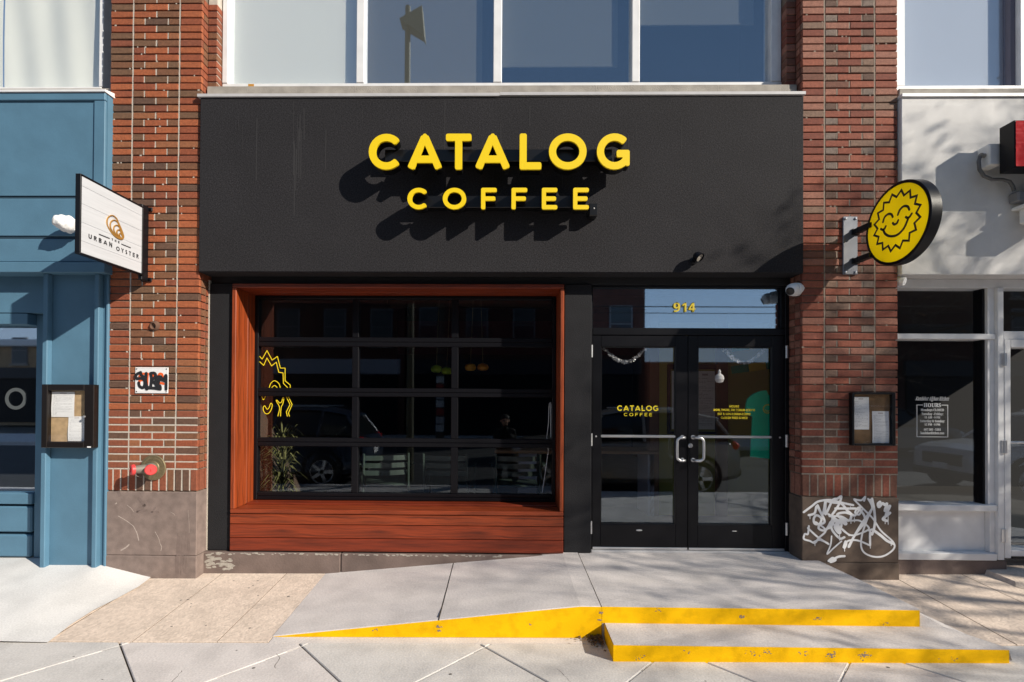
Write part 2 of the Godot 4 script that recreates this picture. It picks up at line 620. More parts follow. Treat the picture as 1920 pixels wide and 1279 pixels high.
	# bricks: hue families, one material each, over one mottled texture
	var orange := [Vector3(0.52, 0.150, 0.062), Vector3(0.46, 0.130, 0.056), Vector3(0.39, 0.105, 0.050), Vector3(0.33, 0.100, 0.055), Vector3(0.27, 0.118, 0.064), Vector3(0.235, 0.125, 0.075), Vector3(0.17, 0.092, 0.066), Vector3(0.42, 0.160, 0.075)]
	var red := [Vector3(0.41, 0.128, 0.083), Vector3(0.35, 0.106, 0.070), Vector3(0.28, 0.082, 0.056), Vector3(0.42, 0.185, 0.140), Vector3(0.24, 0.102, 0.074), Vector3(0.30, 0.190, 0.150), Vector3(0.27, 0.205, 0.185), Vector3(0.17, 0.098, 0.078)]
	M.brick = []
	for fam in [orange, red]:
		var list := []
		for c in fam: list.append(rich(lin(c.x * 1.13, c.y * 1.10, c.z * 1.0), 0.85, blotch, 4.3, grit, 1.7, bumpy, 0.3))
		M.brick.append(list)
	M.wood = wood(lin(0.25, 0.036, 0.008), false)
	M.wood_tones = [M.wood, wood(lin(0.21, 0.028, 0.007), false), wood(lin(0.28, 0.045, 0.010), false)]
	M.wood_up = wood(lin(0.31, 0.054, 0.011), true)
	M.wood_pale = wood(lin(0.53, 0.545, 0.58), false, 0.86)

# planks of reddish hardwood: the grain runs along x, or upright
func wood(c: Color, upright: bool, lo := 0.30) -> StandardMaterial3D:
	var im := Image.create(512, 512, false, Image.FORMAT_RGB8)
	var a := noise(21 + int(upright), 0.02, 4)
	var b := noise(33, 0.05, 2)
	for y in 512:
		for x in 512:
			var bend := b.get_noise_2d(x * 0.12, y * 0.12) * 7.0
			var g := a.get_noise_2d(x * 0.07, (y + bend) * 2.6) + 0.35 * a.get_noise_2d(x * 0.3 + 900, y * 7.0)
			if x > 384:   # fade into the start, so that the grain repeats without a seam
				var x2 := x - 512
				bend = b.get_noise_2d(x2 * 0.12, y * 0.12) * 7.0
				g = lerpf(g, a.get_noise_2d(x2 * 0.07, (y + bend) * 2.6) + 0.35 * a.get_noise_2d(x2 * 0.3 + 900, y * 7.0), (x - 384) / 128.0)
			var k := clampf(0.78 + g * 0.58, lo, 1.0) if lo < 0.8 else clampf(0.97 + g * 0.10, lo, 1.0)
			im.set_pixel(x, y, lin(k, k, k))
	if upright: im.rotate_90(CLOCKWISE)
	var m := rich(c, 0.48, ImageTexture.create_from_image(im), 1.1)
	return m

# ---------------------------------------------------------------- pavement
func gy(x: float, z: float) -> float:
	return 0.0085 * clampf(x + 3.0, -2.0, 9.0) - 0.075 * clampf(z, -0.5, 1.05) - 0.02 * maxf(z - 1.05, 0.0)

func slab(outline: Array, top: Callable, depth: float, b := 0.006) -> MB:
	var m := MB.new()
	var c := Vector2.ZERO
	for p in outline: c += p
	c /= outline.size()
	var k := outline.size()
	var hi := []
	var mid := []
	var lo := []
	for p in outline:
		var q: Vector2 = p + (c - p).normalized() * b * 1.4
		hi.append(Vector3(q.x, top.call(q.x, q.y), q.y))
		mid.append(Vector3(p.x, top.call(p.x, p.y) - b, p.y))
		lo.append(Vector3(p.x, top.call(p.x, p.y) - depth, p.y))
	for i in range(1, k - 1): m.tri(hi[0], hi[i], hi[i + 1])
	for i in k:
		var j := (i + 1) % k
		m.quad(mid[i], mid[j], hi[j], hi[i])
		m.quad(lo[i], lo[j], mid[j], mid[i])
	return m

# counter-clockwise seen from above (x right, z towards the street)
func rect(x0: float, x1: float, z0: float, z1: float) -> Array:
	return [Vector2(x0, z1), Vector2(x1, z1), Vector2(x1, z0), Vector2(x0, z0)]

func ground() -> void:
	struct("ground", bx(-150, 150, -1.0, -0.42, -60, 200), rich(lin(0.10, 0.095, 0.085), 0.95, M.blotch, 0.1))
	struct("road", bx(-150, 150, -0.42, -0.26, 4.45, 13.4), M.asphalt)
	struct("kerb", bx(-150, 150, -0.4, -0.115, 4.28, 4.45, 0.02), M.concrete)
	struct("far_pavement", bx(-150, 150, -0.42, -0.12, 13.4, 17.2, 0.01), M.concrete)
	# dark bed that shows in the joints
	var bed := MB.new()
	var zs := [-0.8, 0.0, 1.05, 4.28]
	var xs := [-150.0, -5.0, 6.0, 150.0]
	for i in 3:
		for j in 3:
			var f := func(x: float, z: float) -> Vector3: return Vector3(x, gy(x, z) - 0.016, z)
			bed.quad(f.call(xs[i], zs[j + 1]), f.call(xs[i + 1], zs[j + 1]), f.call(xs[i + 1], zs[j]), f.call(xs[i], zs[j]))
	var pave := struct("pavement", bed, M.joint)
	# tan exposed-aggregate strips along the wall
	var top := func(x: float, z: float) -> float: return gy(x, z)
	var cuts := [-3.21, -2.6, -2.0, -1.637]
	for i in 3:
		put("slab", slab(rect(cuts[i] + 0.003, cuts[i + 1] - 0.003, -0.32, 0.995), top, 0.05, 0.0015), M.aggregate, pave)
	var jm := MB.new()
	for x in [-4.79, -3.213, -2.6, -2.0, 3.538, 4.193, 4.803]:
		for k in 14:
			var z0 := -0.32 + k * 0.0939
			var z1 := z0 + 0.0939
			var w := rng.randf_range(0.003, 0.0052)
			jm.quad(Vector3(x - w, gy(x, z1) - 0.0012, z1), Vector3(x + w, gy(x, z1) - 0.0012, z1), Vector3(x + w, gy(x, z0) - 0.0012, z0), Vector3(x - w, gy(x, z0) - 0.0012, z0))
	put("joint_filler", jm, paint(lin(0.17, 0.12, 0.08), 0.95), pave).set_meta("kind", "stuff")
	put("cement_strip", slab(rect(-1.632, 0.722, 0.934, 1.004), top, 0.05, 0.002), M.concrete, pave)
	for c in [[2.0, 3.535], [3.541, 4.19], [4.196, 4.8], [4.806, 6.4], [6.406, 8.0], [8.006, 9.6]]:
		put("slab", slab(rect(c[0], c[1], -0.32, 0.995), top, 0.05, 0.003), M.aggregate, pave)
	for c in [[-9.6, -8.0], [-7.99, -6.4], [-6.39, -4.8], [-4.79, -3.216]]:
		put("slab", slab(rect(c[0], c[1], -0.32, 0.995), top, 0.05, 0.003), M.aggregate, pave)
	# pale concrete laid on the diagonal, cut along the strip
	var clip := PackedVector2Array([Vector2(-9, 1.008), Vector2(9, 1.008), Vector2(9, 4.26), Vector2(-9, 4.26)])
	var p := 1.265
	for i in range(-9, 10):
		for j in range(-9, 12):
			var d0 := -3.69 + p * i
			var s0 := -0.335 + p * j
			var g := 0.006
			var cell := PackedVector2Array()
			for q in [[d0 + 0.007, s0 + g], [d0 + p - 0.007, s0 + g], [d0 + p - 0.007, s0 + p - g], [d0 + 0.007, s0 + p - g]]:
				cell.push_back(Vector2((q[0] + q[1]) / 2, (q[1] - q[0]) / 2))
			for poly in Geometry2D.intersect_polygons(cell, clip):
				var o := Array(poly)
				if Geometry2D.is_polygon_clockwise(poly): pass
				else: o.reverse()
				if absf(o[0].x) > 6.5: continue
				put("slab", slab(o, top, 0.05, 0.005), M.concrete_light if (i * 7 + j * 3) % 3 else M.concrete, pave)
	# pale filler in every other joint
	var fill := MB.new()
	for j in range(-6, 10):
		var s0 := -0.335 + p * j
		for k in 30:
			var z0 := 1.012 + k * 0.1
			var x0 := s0 - z0
			if absf(x0) > 6: continue
			var y := gy(x0, z0) - 0.0035 - rng.randf() * 0.004
			var w := 0.0035 + rng.randf() * 0.0035
			fill.quad(Vector3(x0 - w, y, z0), Vector3(x0 + w, y, z0), Vector3(x0 - 0.1 + w, y, z0 + 0.1), Vector3(x0 - 0.1 - w, y, z0 + 0.1))
	put("joint_filler", fill, M.joint_pale, pave).set_meta("kind", "stuff")
	var cr := MB.new()
	for q in [[-1.52, 1.12], [-2.02, 1.34], [0.35, 1.30], [1.9, 1.45], [-3.0, 1.5], [-0.7, 1.18]]:
		var x: float = q[0]
		var z: float = q[1]
		for k in 9:
			var x2 := x + rng.randf_range(-0.006, 0.022)
			var z2 := z + rng.randf_range(0.008, 0.03)
			var w := rng.randf_range(0.0008, 0.0018)
			cr.quad(Vector3(x - w, gy(x, z) + 0.0008, z), Vector3(x2 - w, gy(x2, z2) + 0.0008, z2), Vector3(x2 + w, gy(x2, z2) + 0.0008, z2), Vector3(x + w, gy(x, z) + 0.0008, z))
			x = x2
			z = z2
	put("cracks", cr, M.joint, pave).set_meta("kind", "stuff")
	# white ramp up to the blue door
	var pad := MB.new()
	var yr := func(x: float, z: float) -> float:
		var u := clampf((-3.2 - x) / 0.42, 0, 1)
		var w := clampf((1.12 - z) / 1.1, 0, 1)
		return gy(x, z) + 0.012 + 0.105 * u * w
	var gx := [-7.6, -6.0, -5.0, -4.4, -4.1, -3.9, -3.75, -3.62, -3.5, -3.4, -3.3, -3.195]
	var gz := [-0.4, -0.1, 0.05, 0.2, 0.4, 0.6, 0.8, 0.95, 1.03]
	for i in gx.size() - 1:
		for j in gz.size() - 1:
			var f := func(x: float, z: float) -> Vector3: return Vector3(x + (0.03 * sin(z * 7.0) if x > -3.3 else 0.0), yr.call(x, z), z)
			var n := func(x: float, z: float) -> Vector3: return Vector3(yr.call(x - 0.02, z) - yr.call(x + 0.02, z), 0.04, yr.call(x, z - 0.02) - yr.call(x, z + 0.02))
			pad.qn(f.call(gx[i], gz[j + 1]), f.call(gx[i + 1], gz[j + 1]), f.call(gx[i + 1], gz[j]), f.call(gx[i], gz[j]), n.call(gx[i], gz[j + 1]), n.call(gx[i + 1], gz[j + 1]), n.call(gx[i + 1], gz[j]), n.call(gx[i], gz[j]))
	struct("white_ramp", pad, M.pad)
	# low tan ramp to the white door
	var pad2 := MB.new()
	pad2.hull([Vector3(4.42, gy(4.4, 0.1), 0.14), Vector3(4.72, gy(4.7, 0.5), 0.52), Vector3(7.0, gy(6.5, 0.5), 0.52), Vector3(7.0, 0, -0.35), Vector3(4.30, 0, -0.35)], [Vector3(4.46, 0.085, 0.10), Vector3(4.75, 0.065, 0.44), Vector3(7.0, 0.065, 0.44), Vector3(7.0, 0.215, -0.35), Vector3(4.36, 0.15, -0.35)])
	struct("tan_ramp", pad2, M.aggregate)

# ---------------------------------------------------------------- brick piers
func brick_mesh(w: float, h: float, k: int) -> ArrayMesh:
	var r := RandomNumberGenerator.new()
	r.seed = k * 77 + int(w * 1000)
	var m := MB.new()
	var b := 0.0035
	var x := w / 2
	var y := h / 2
	var o := []
	var i_ := []
	for c in [Vector2(-1, -1), Vector2(1, -1), Vector2(1, 1), Vector2(-1, 1)]:
		var p := Vector2(c.x * x + r.randf_range(-0.002, 0.002), c.y * y + r.randf_range(-0.002, 0.002))
		o.append(p)
		i_.append(p - Vector2(c.x, c.y) * b * r.randf_range(0.7, 1.8))
	var z := r.randf_range(-0.0015, 0.0015)
	m.quad(Vector3(i_[0].x, i_[0].y, z), Vector3(i_[1].x, i_[1].y, z), Vector3(i_[2].x, i_[2].y, z), Vector3(i_[3].x, i_[3].y, z))
	for a in 4:
		var e := (a + 1) % 4
		m.quad(Vector3(o[a].x, o[a].y, z - b), Vector3(o[e].x, o[e].y, z - b), Vector3(i_[e].x, i_[e].y, z), Vector3(i_[a].x, i_[a].y, z))
		m.quad(Vector3(o[a].x, o[a].y, z - 0.03), Vector3(o[e].x, o[e].y, z - 0.03), Vector3(o[e].x, o[e].y, z - b), Vector3(o[a].x, o[a].y, z - b))
	return m.mesh()

func brick_pier(label: String, x0: float, x1: float, fam: int) -> void:
	var t := thing("brick_pier", label, "brick pier", "brick piers between the shopfronts")
	var pitch := 0.0668
	var h := 0.0560
	var j1 := x0 + 0.211
	var j2 := x0 + 0.643
	if fam == 1:
		j1 = 2.881
		j2 = 3.328
	put("mortar_core", bx(x0 + 0.012, x1 - 0.012, 0.78, 7.2, -0.4, -0.0115), M.mortar, t)
	put("stone_base", bx(x0 + (0.0 if fam == 0 else -0.003), x1 + (0.003 if fam == 0 else 0.004), 0.204, 0.782, -0.3, 0.006, 0.006), M.stone[fam], t)
	put("stone_plinth", bx(x0 - 0.001, x1 + 0.006, -0.25, 0.202, -0.3, 0.010, 0.006), M.stone[fam], t)
	var shapes := {}
	for w in [j1 - x0 - 0.010, j2 - j1 - 0.012, (j2 - j1) / 2 - 0.012, (j2 - j1) / 4 - 0.011, x1 - j2 - 0.006]:
		if not shapes.has(w):
			shapes[w] = []
			for k in 3: shapes[w].append(brick_mesh(w, h, k + fam * 9))
	var mats: Array = M.brick[fam]
	var tone := func(short: bool, low: bool) -> Material:
		var u := rng.randf()
		if fam == 0:
			if short: return mats[[5, 5, 6, 4, 7, 3][int(u * 6)]]
			if low: return mats[[2, 3, 3, 4, 6, 2, 3][int(u * 7)]]
			return mats[[0, 0, 1, 1, 2, 2, 0, 7, 3, 4, 5, 6][int(u * 12)]]
		if short: return mats[[5, 6, 6, 5, 3, 7][int(u * 6)]]
		if low: return mats[[2, 2, 4, 1, 7, 4][int(u * 6)]]
		return mats[[0, 0, 1, 1, 2, 3, 3, 4, 5, 2][int(u * 10)]]
	# soldier course
	var count := 0
	var ns := 12
	var sw := (x1 - x0) / ns
	var soldier := []
	for k in 3: soldier.append(brick_mesh(sw - 0.012, 0.188, k + 40))
	for k in ns:
		var b := put("brick", soldier[k % 3], tone.call(false, true), t)
		b.position = Vector3(x0 + sw * (k + 0.5), 0.888, 0)
		count += 1
	var side := 1.0 if fam == 0 else -1.0
	var sx0 := x1 if fam == 0 else x0
	for q in [[-0.10, -0.034], [-0.17, -0.112]]:
		put("corner_brick", bx(minf(sx0 - side * 0.02, sx0), maxf(sx0 - side * 0.02, sx0), 0.794, 0.982, q[0], q[1]), mats[3], t)
	var white := MB.new()
	var head := func(x: float, y: float, hh: float, w := 0.0062) -> void:
		var z := -0.0004 - rng.randf() * 0.0018
		var a := rng.randf_range(-0.002, 0.002)
		white.quad(Vector3(x - w + a, y - hh, z), Vector3(x + w, y - hh, z), Vector3(x + w + a, y + hh, z), Vector3(x - w, y + hh, z))
	for k in range(1, ns): head.call(x0 + sw * k, 0.888, 0.095)
	var rest := [MB.new(), MB.new(), MB.new()]
	var y0 := 0.9905 + pitch / 2
	var c := 0
	while y0 + c * pitch < 7.1:
		var y := y0 + c * pitch
		var low := c < 8
		var run := [[x0 + 0.003, j1 - 0.006], [j2 + 0.005, x1 - 0.001]]
		if c % 2 == 0: run += [[j1 + 0.006, (j1 + j2) / 2 - 0.006], [(j1 + j2) / 2 + 0.006, j2 - 0.006]]
		else:
			var q := (j2 - j1) / 4
			run += [[j1 + 0.006, j1 + q - 0.005], [j1 + q + 0.006, j2 - q - 0.006], [j2 - q + 0.005, j2 - 0.006]]
		for r in run:
			var w: float = r[1] - r[0]
			var best: float = shapes.keys()[0]
			for s in shapes.keys():
				if absf(s - w) < absf(best - w): best = s
			if y < 5.25 and count < 300:
				var b := put("brick", shapes[best][rng.randi() % 3], tone.call(w < 0.13, low), t)
				b.position = Vector3((r[0] + r[1]) / 2, y, rng.randf_range(-0.0015, 0.0015))
				b.scale.x = w / best
				b.rotation.z = rng.randf_range(-0.004, 0.004)
				count += 1
			else: rest[rng.randi() % 3].box(r[0], r[1], y - h / 2, y + h / 2, -0.03, 0.0)
		if y < 5.3:
			for x in [j1, j2]: head.call(x, y, pitch / 2)
			if c % 2 == 0: head.call((j1 + j2) / 2, y, h / 2)
			else:
				head.call(j1 + (j2 - j1) / 4, y, h / 2, 0.005)
				head.call(j2 - (j2 - j1) / 4, y, h / 2, 0.005)
			# bed joints: repointed flush low down, here and there above
			var n := 24
			for i in n:
				if low or rng.randf() < 0.035:
					var a := lerpf(x0, x1, float(i) / n)
					var e := lerpf(x0, x1, (i + (1.0 if low else rng.randf_range(0.2, 0.6))) / n)
					var z := -0.0008 - rng.randf() * 0.002
					white.quad(Vector3(a, y - pitch / 2 - 0.0066, z), Vector3(e, y - pitch / 2 - 0.0066, z), Vector3(e, y - pitch / 2 + 0.0064, z), Vector3(a, y - pitch / 2 + 0.0064, z))
		# the bricks that turn the corner towards the coffee shop, and the narrow strip beside the upper window
		var s := 1.0 if fam == 0 else -1.0
		var cx := x1 if fam == 0 else x0
		if y < 5.3:
			if y < 2.78 or y > 4.4:
				rest[rng.randi() % 3].box(minf(cx - s * 0.02, cx + s * 0.001), maxf(cx - s * 0.02, cx + s * 0.001), y - h / 2, y + h / 2, -0.10, -0.034)
				rest[rng.randi() % 3].box(minf(cx - s * 0.02, cx), maxf(cx - s * 0.02, cx), y - h / 2, y + h / 2, -0.34, -0.112)
			if y > 4.5: rest[rng.randi() % 3].box(minf(cx + s * 0.004, cx + s * 0.088), maxf(cx + s * 0.004, cx + s * 0.088), y - h / 2, y + h / 2, -0.2, -0.09, 0.004)
		c += 1
	var strip_x := x1 if fam == 0 else x0 - 0.083
	put("mortar_strip", bx(strip_x + 0.001, strip_x + 0.082, 4.54, 7.2, -0.4, -0.1), M.mortar_white if fam == 0 else M.mortar, t)
	put("mortar_joints", white, M.mortar_white if fam == 0 else rich(lin(0.32, 0.26, 0.21), 0.95, M.blotch, 4.0), t).set_meta("kind", "stuff")
	for k in 3: put("corner_bricks", rest[k], mats[[2, 3, 4][k]], t).set_meta("kind", "stuff")
	if fam == 0:
		var st := MB.new()
		for q in [[-3.42, 0.66, -3.36, 0.60, 0.004], [-3.50, 0.56, -3.36, 0.47, 0.006], [-3.36, 0.47, -3.31, 0.34, 0.008], [-3.16, 0.42, -3.11, 0.30, 0.004], [-3.11, 0.31, -3.105, 0.25, 0.006], [-3.40, 0.30, -3.47, 0.25, 0.012], [-3.02, 0.60, -2.98, 0.57, 0.003], [-3.52, 0.68, -3.53, 0.67, 0.007], [-2.86, 0.62, -2.85, 0.30, 0.002]]:
			stroke(st, smooth([Vector2(q[0], q[1]), Vector2((q[0] + q[2]) / 2 + 0.008, (q[1] + q[3]) / 2), Vector2(q[2], q[3])]), q[4], 0.0068, 0.0006)
		put("scratches", st, rich(lin(0.48, 0.40, 0.36), 0.9, M.blotch, 6.0), t)
		var dr := MB.new()
		for k in 14:
			var x := -2.96 + rng.randf_range(0, 0.115)
			stroke(dr, PackedVector2Array([Vector2(x, rng.randf_range(0.30, 0.42)), Vector2(x + rng.randf_range(-0.008, 0.008), 0.21)]), rng.randf_range(0.006, 0.02), 0.0066 + k * 0.00003, 0.0004)
		for k in 9:
			var x := -2.975 + rng.randf_range(0, 0.12)
			stroke(dr, PackedVector2Array([Vector2(x, 0.198), Vector2(x + rng.randf_range(-0.008, 0.008), rng.randf_range(0.02, 0.12))]), rng.randf_range(0.008, 0.022), 0.0108 + k * 0.00003, 0.0004)
		for q in [[-3.31, 0.72, -3.26, 0.66, 0.03], [-3.26, 0.66, -3.33, 0.60, 0.02], [-3.33, 0.60, -3.24, 0.615, 0.02], [-3.16, 0.64, -3.19, 0.60, 0.016], [-3.19, 0.60, -3.13, 0.60, 0.016], [-3.5, 0.775, -3.49, 0.75, 0.03]]:
			stroke(dr, PackedVector2Array([Vector2(q[0], q[1]), Vector2(q[2], q[3])]), q[4], 0.0072, 0.0004)
		put("drip_stains", dr, rich(lin(0.225, 0.168, 0.15), 0.9, M.blotch, 1.5), t)
		put("white_caulk", bx(x1 + 0.001, x1 + 0.012, 0.21, 2.75, -0.17, -0.139), M.mortar_white, t)
	if fam == 1:
		var g := MB.new()
		graffiti(g)
		put("graffiti", g, M.white_spray, t)

# white spray tag on the stone base: loops, scribble and a big tailed letter
func graffiti(mb: MB) -> void:
	var at := func(px: float, py: float) -> Vector2: return Vector2(2.68 + (px - 165.0) / 975.0 * 0.852, 0.78 - (py - 392.0) / 660.0 * 0.582)
	var z := [0.0075]
	var line := func(pts: Array, w: float, closed := false) -> void:
		var a := []
		for q in pts: a.append(at.call(q[0], q[1]))
		z[0] += 0.00012
		stroke(mb, smooth(a, closed), w * 1.2, z[0], 0.0012)
	line.call([[180, 540], [260, 480], [330, 430], [450, 415], [560, 440], [680, 465]], 0.016)
	line.call([[320, 470], [370, 560], [400, 430], [400, 560], [470, 420], [520, 400], [560, 380], [530, 470], [470, 560]], 0.017)
	line.call([[230, 570], [290, 550], [310, 480], [350, 540], [390, 640], [300, 660], [280, 610], [310, 570], [360, 610], [330, 700], [400, 720], [450, 640]], 0.017)
	line.call([[390, 420], [480, 440], [560, 450], [620, 520], [660, 560], [640, 620], [560, 600], [520, 560], [600, 540], [690, 570]], 0.018)
	line.call([[700, 570], [750, 500], [730, 490], [700, 540], [740, 560], [770, 510]], 0.014)
	line.call([[430, 560], [470, 600], [430, 700], [480, 660], [540, 720], [560, 640], [500, 620], [460, 700], [540, 800], [590, 790]], 0.017)
	line.call([[440, 580], [560, 580], [640, 620], [740, 620], [830, 680], [820, 720], [680, 770], [600, 740], [560, 700], [640, 770]], 0.013)
	line.call([[500, 500], [600, 500], [740, 510], [800, 620], [700, 760], [640, 880], [650, 850], [760, 660], [880, 480], [850, 410]], 0.017)
	line.call([[690, 410], [780, 500], [880, 600], [960, 720], [1080, 830], [1090, 900], [1000, 970], [900, 985], [800, 950], [760, 880], [770, 760], [820, 610], [870, 490], [830, 400]], 0.013)
	line.call([[690, 405], [760, 415], [800, 380], [790, 420]], 0.014)
	line.call([[870, 400], [890, 500], [900, 620], [890, 700]], 0.018)
	line.call([[840, 720], [880, 710], [870, 760], [850, 740], [850, 860]], 0.016)
	line.call([[890, 720], [960, 770], [1020, 820], [1085, 850]], 0.020)
	line.call([[950, 430], [930, 450], [940, 480], [975, 445], [1000, 460], [1020, 450], [1000, 520], [1050, 470], [1010, 560], [1050, 540], [980, 600], [1020, 620]], 0.020)
	line.call([[230, 680], [220, 760], [190, 760], [180, 810], [240, 830], [290, 850], [330, 800], [400, 720], [300, 640]], 0.014)
	line.call([[220, 700], [320, 790], [430, 860]], 0.014)
	line.call([[280, 840], [340, 820], [420, 850]], 0.013)
	line.call([[460, 780], [450, 870], [415, 960], [480, 900], [560, 830]], 0.011)
	line.call([[580, 890], [600, 830], [610, 860], [590, 900], [620, 830], [720, 820], [850, 870]], 0.014)
	line.call([[430, 1030], [470, 1000], [500, 1020], [450, 1040], [520, 990], [590, 980]], 0.017)
	line.call([[480, 600], [520, 640], [500, 690], [540, 740], [520, 660], [560, 620], [600, 650]], 0.03)
	for q in [[655, 600, 50], [590, 900, 30], [690, 590, 45], [850, 870, 28], [1000, 560, 90], [1030, 560, 95], [540, 760, 60], [290, 850, 25], [240, 580, 26], [650, 480, 22], [1060, 850, 20]]:
		line.call([[q[0], q[1]], [q[0] + 1, q[1] + q[2]]], 0.0055)

# ---------------------------------------------------------------- the coffee shop
func coffee_shop() -> void:
	var t := thing("coffee_shop", "coffee shop with black stucco fascia, wood-framed glass garage door and black double doors", "shop")
	put("fascia", bx(-2.778, 2.681, 2.785, 4.378, -0.148, 0.025, 0.008), M.stucco, t)
	var streak := MB.new()
	for k in 26:
		var x := rng.randf_range(-2.7, 2.6) if k > 8 else -1.87 + rng.randfn(0, 0.05)
		var y := rng.randf_range(3.9, 4.36)
		stroke(streak, PackedVector2Array([Vector2(x, y), Vector2(x + rng.randf_range(-0.004, 0.004), y - rng.randf_range(0.1, 0.7))]), rng.randf_range(0.003, 0.010), 0.0258 + k * 0.00002, 0.0006)
	put("dust_streaks", streak, rich(lin(0.0295, 0.028, 0.031), 0.9, M.grain, 0.9), t).set_meta("kind", "stuff")
	put("fascia_hood", bx(-2.774, 2.676, 2.80, 4.37, -0.62, -0.15), M.black, t)
	for s in [[-2.795, -0.045, 0.0], [-0.041, 2.690, 0.006]]:
		var cap := MB.new()
		cap.hull([Vector3(s[0], 4.379 + s[2], 0.040), Vector3(s[1], 4.379 + s[2], 0.040), Vector3(s[1], 4.379, -0.05), Vector3(s[0], 4.379, -0.05)], [Vector3(s[0], 4.405 + s[2], 0.040), Vector3(s[1], 4.405 + s[2], 0.040), Vector3(s[1], 4.435 + s[2], -0.05), Vector3(s[0], 4.435 + s[2], -0.05)])
		put("metal_cap", cap, M.flashing, t)
	put("head_panel", bx(-2.77, 2.67, 2.722, 2.799, -0.62, -0.165), M.black, t)
	put("pilaster", bx(-2.771, -2.548, 0.21, 2.721, -0.66, -0.14, 0.006), M.black_wall, t)
	put("pilaster", bx(0.568, 0.822, 0.215, 2.721, -0.66, -0.14, 0.006), M.black_wall, t)
	# stone plinth
	var xs := [-2.79, -1.497, 0.56]
	for i in 2: put("plinth_stone", bx(xs[i] + 0.003, xs[i + 1] - 0.004, -0.25, 0.205, -0.5, -0.098, 0.008), M.plinth, t)
	var lime := MB.new()
	for k in 150:
		var x := rng.randf_range(-2.75, 0.0)
		if k < 40: x = rng.randf_range(-2.76, -2.52)
		var y := rng.randf_range(0.188, 0.202) if k > 40 else rng.randf_range(0.05, 0.2)
		var o := PackedVector2Array()
		var n := 9
		var rr := rng.randf_range(0.004, 0.014) if k > 40 else rng.randf_range(0.008, 0.026)
		for q in n: o.push_back(Vector2(x, y) + Vector2(cos(TAU * q / n) * rr * 1.8, sin(TAU * q / n) * rr * 0.7) * rng.randf_range(0.5, 1.0))
		lime.extrude(o, [], -0.1, -0.0968 + k * 0.00001, false)
	put("lime_stain", lime, rich(lin(0.46, 0.42, 0.37), 0.95, M.blotch, 5.0), t)
	wood_surround(t)
	garage_door(t)
	entrance(t)
	upper_window(t)

func wood_surround(t: Node3D) -> void:
	var w := node("wood_surround", t)
	for z in [[-0.322, -0.11], [-0.52, -0.325]]:
		put("plank", bx(-2.541, -2.503, 0.606, 2.673, z[0], z[1], 0.004), M.wood_up, w)
		put("plank", bx(0.528, 0.562, 0.606, 2.673, z[0], z[1], 0.004), M.wood_up, w)
		put("plank", bx(-2.541, 0.562, 2.675, 2.713, z[0], z[1], 0.004), M.wood, w)
	put("plank", bx(-2.502, 0.527, 0.565, 0.618, -0.52, -0.318, 0.004), M.wood_tones[1], w)
	put("plank", bx(-2.541, 0.562, 0.565, 0.6045, -0.315, -0.108, 0.005), M.wood_tones[2], w)
	var ys := [0.218, 0.343, 0.468, 0.563]
	for i in 3:
		var b := put("plank", bx(-2.543, 0.563, 0, ys[i + 1] - ys[i] - 0.005, -0.032, 0, 0.004), M.wood_tones[[1, 0, 2][i]], w)
		b.position = Vector3(0, ys[i], -0.112)
	put("backing", bx(-2.53, 0.55, 0.215, 0.56, -0.6, -0.15), M.void, w)

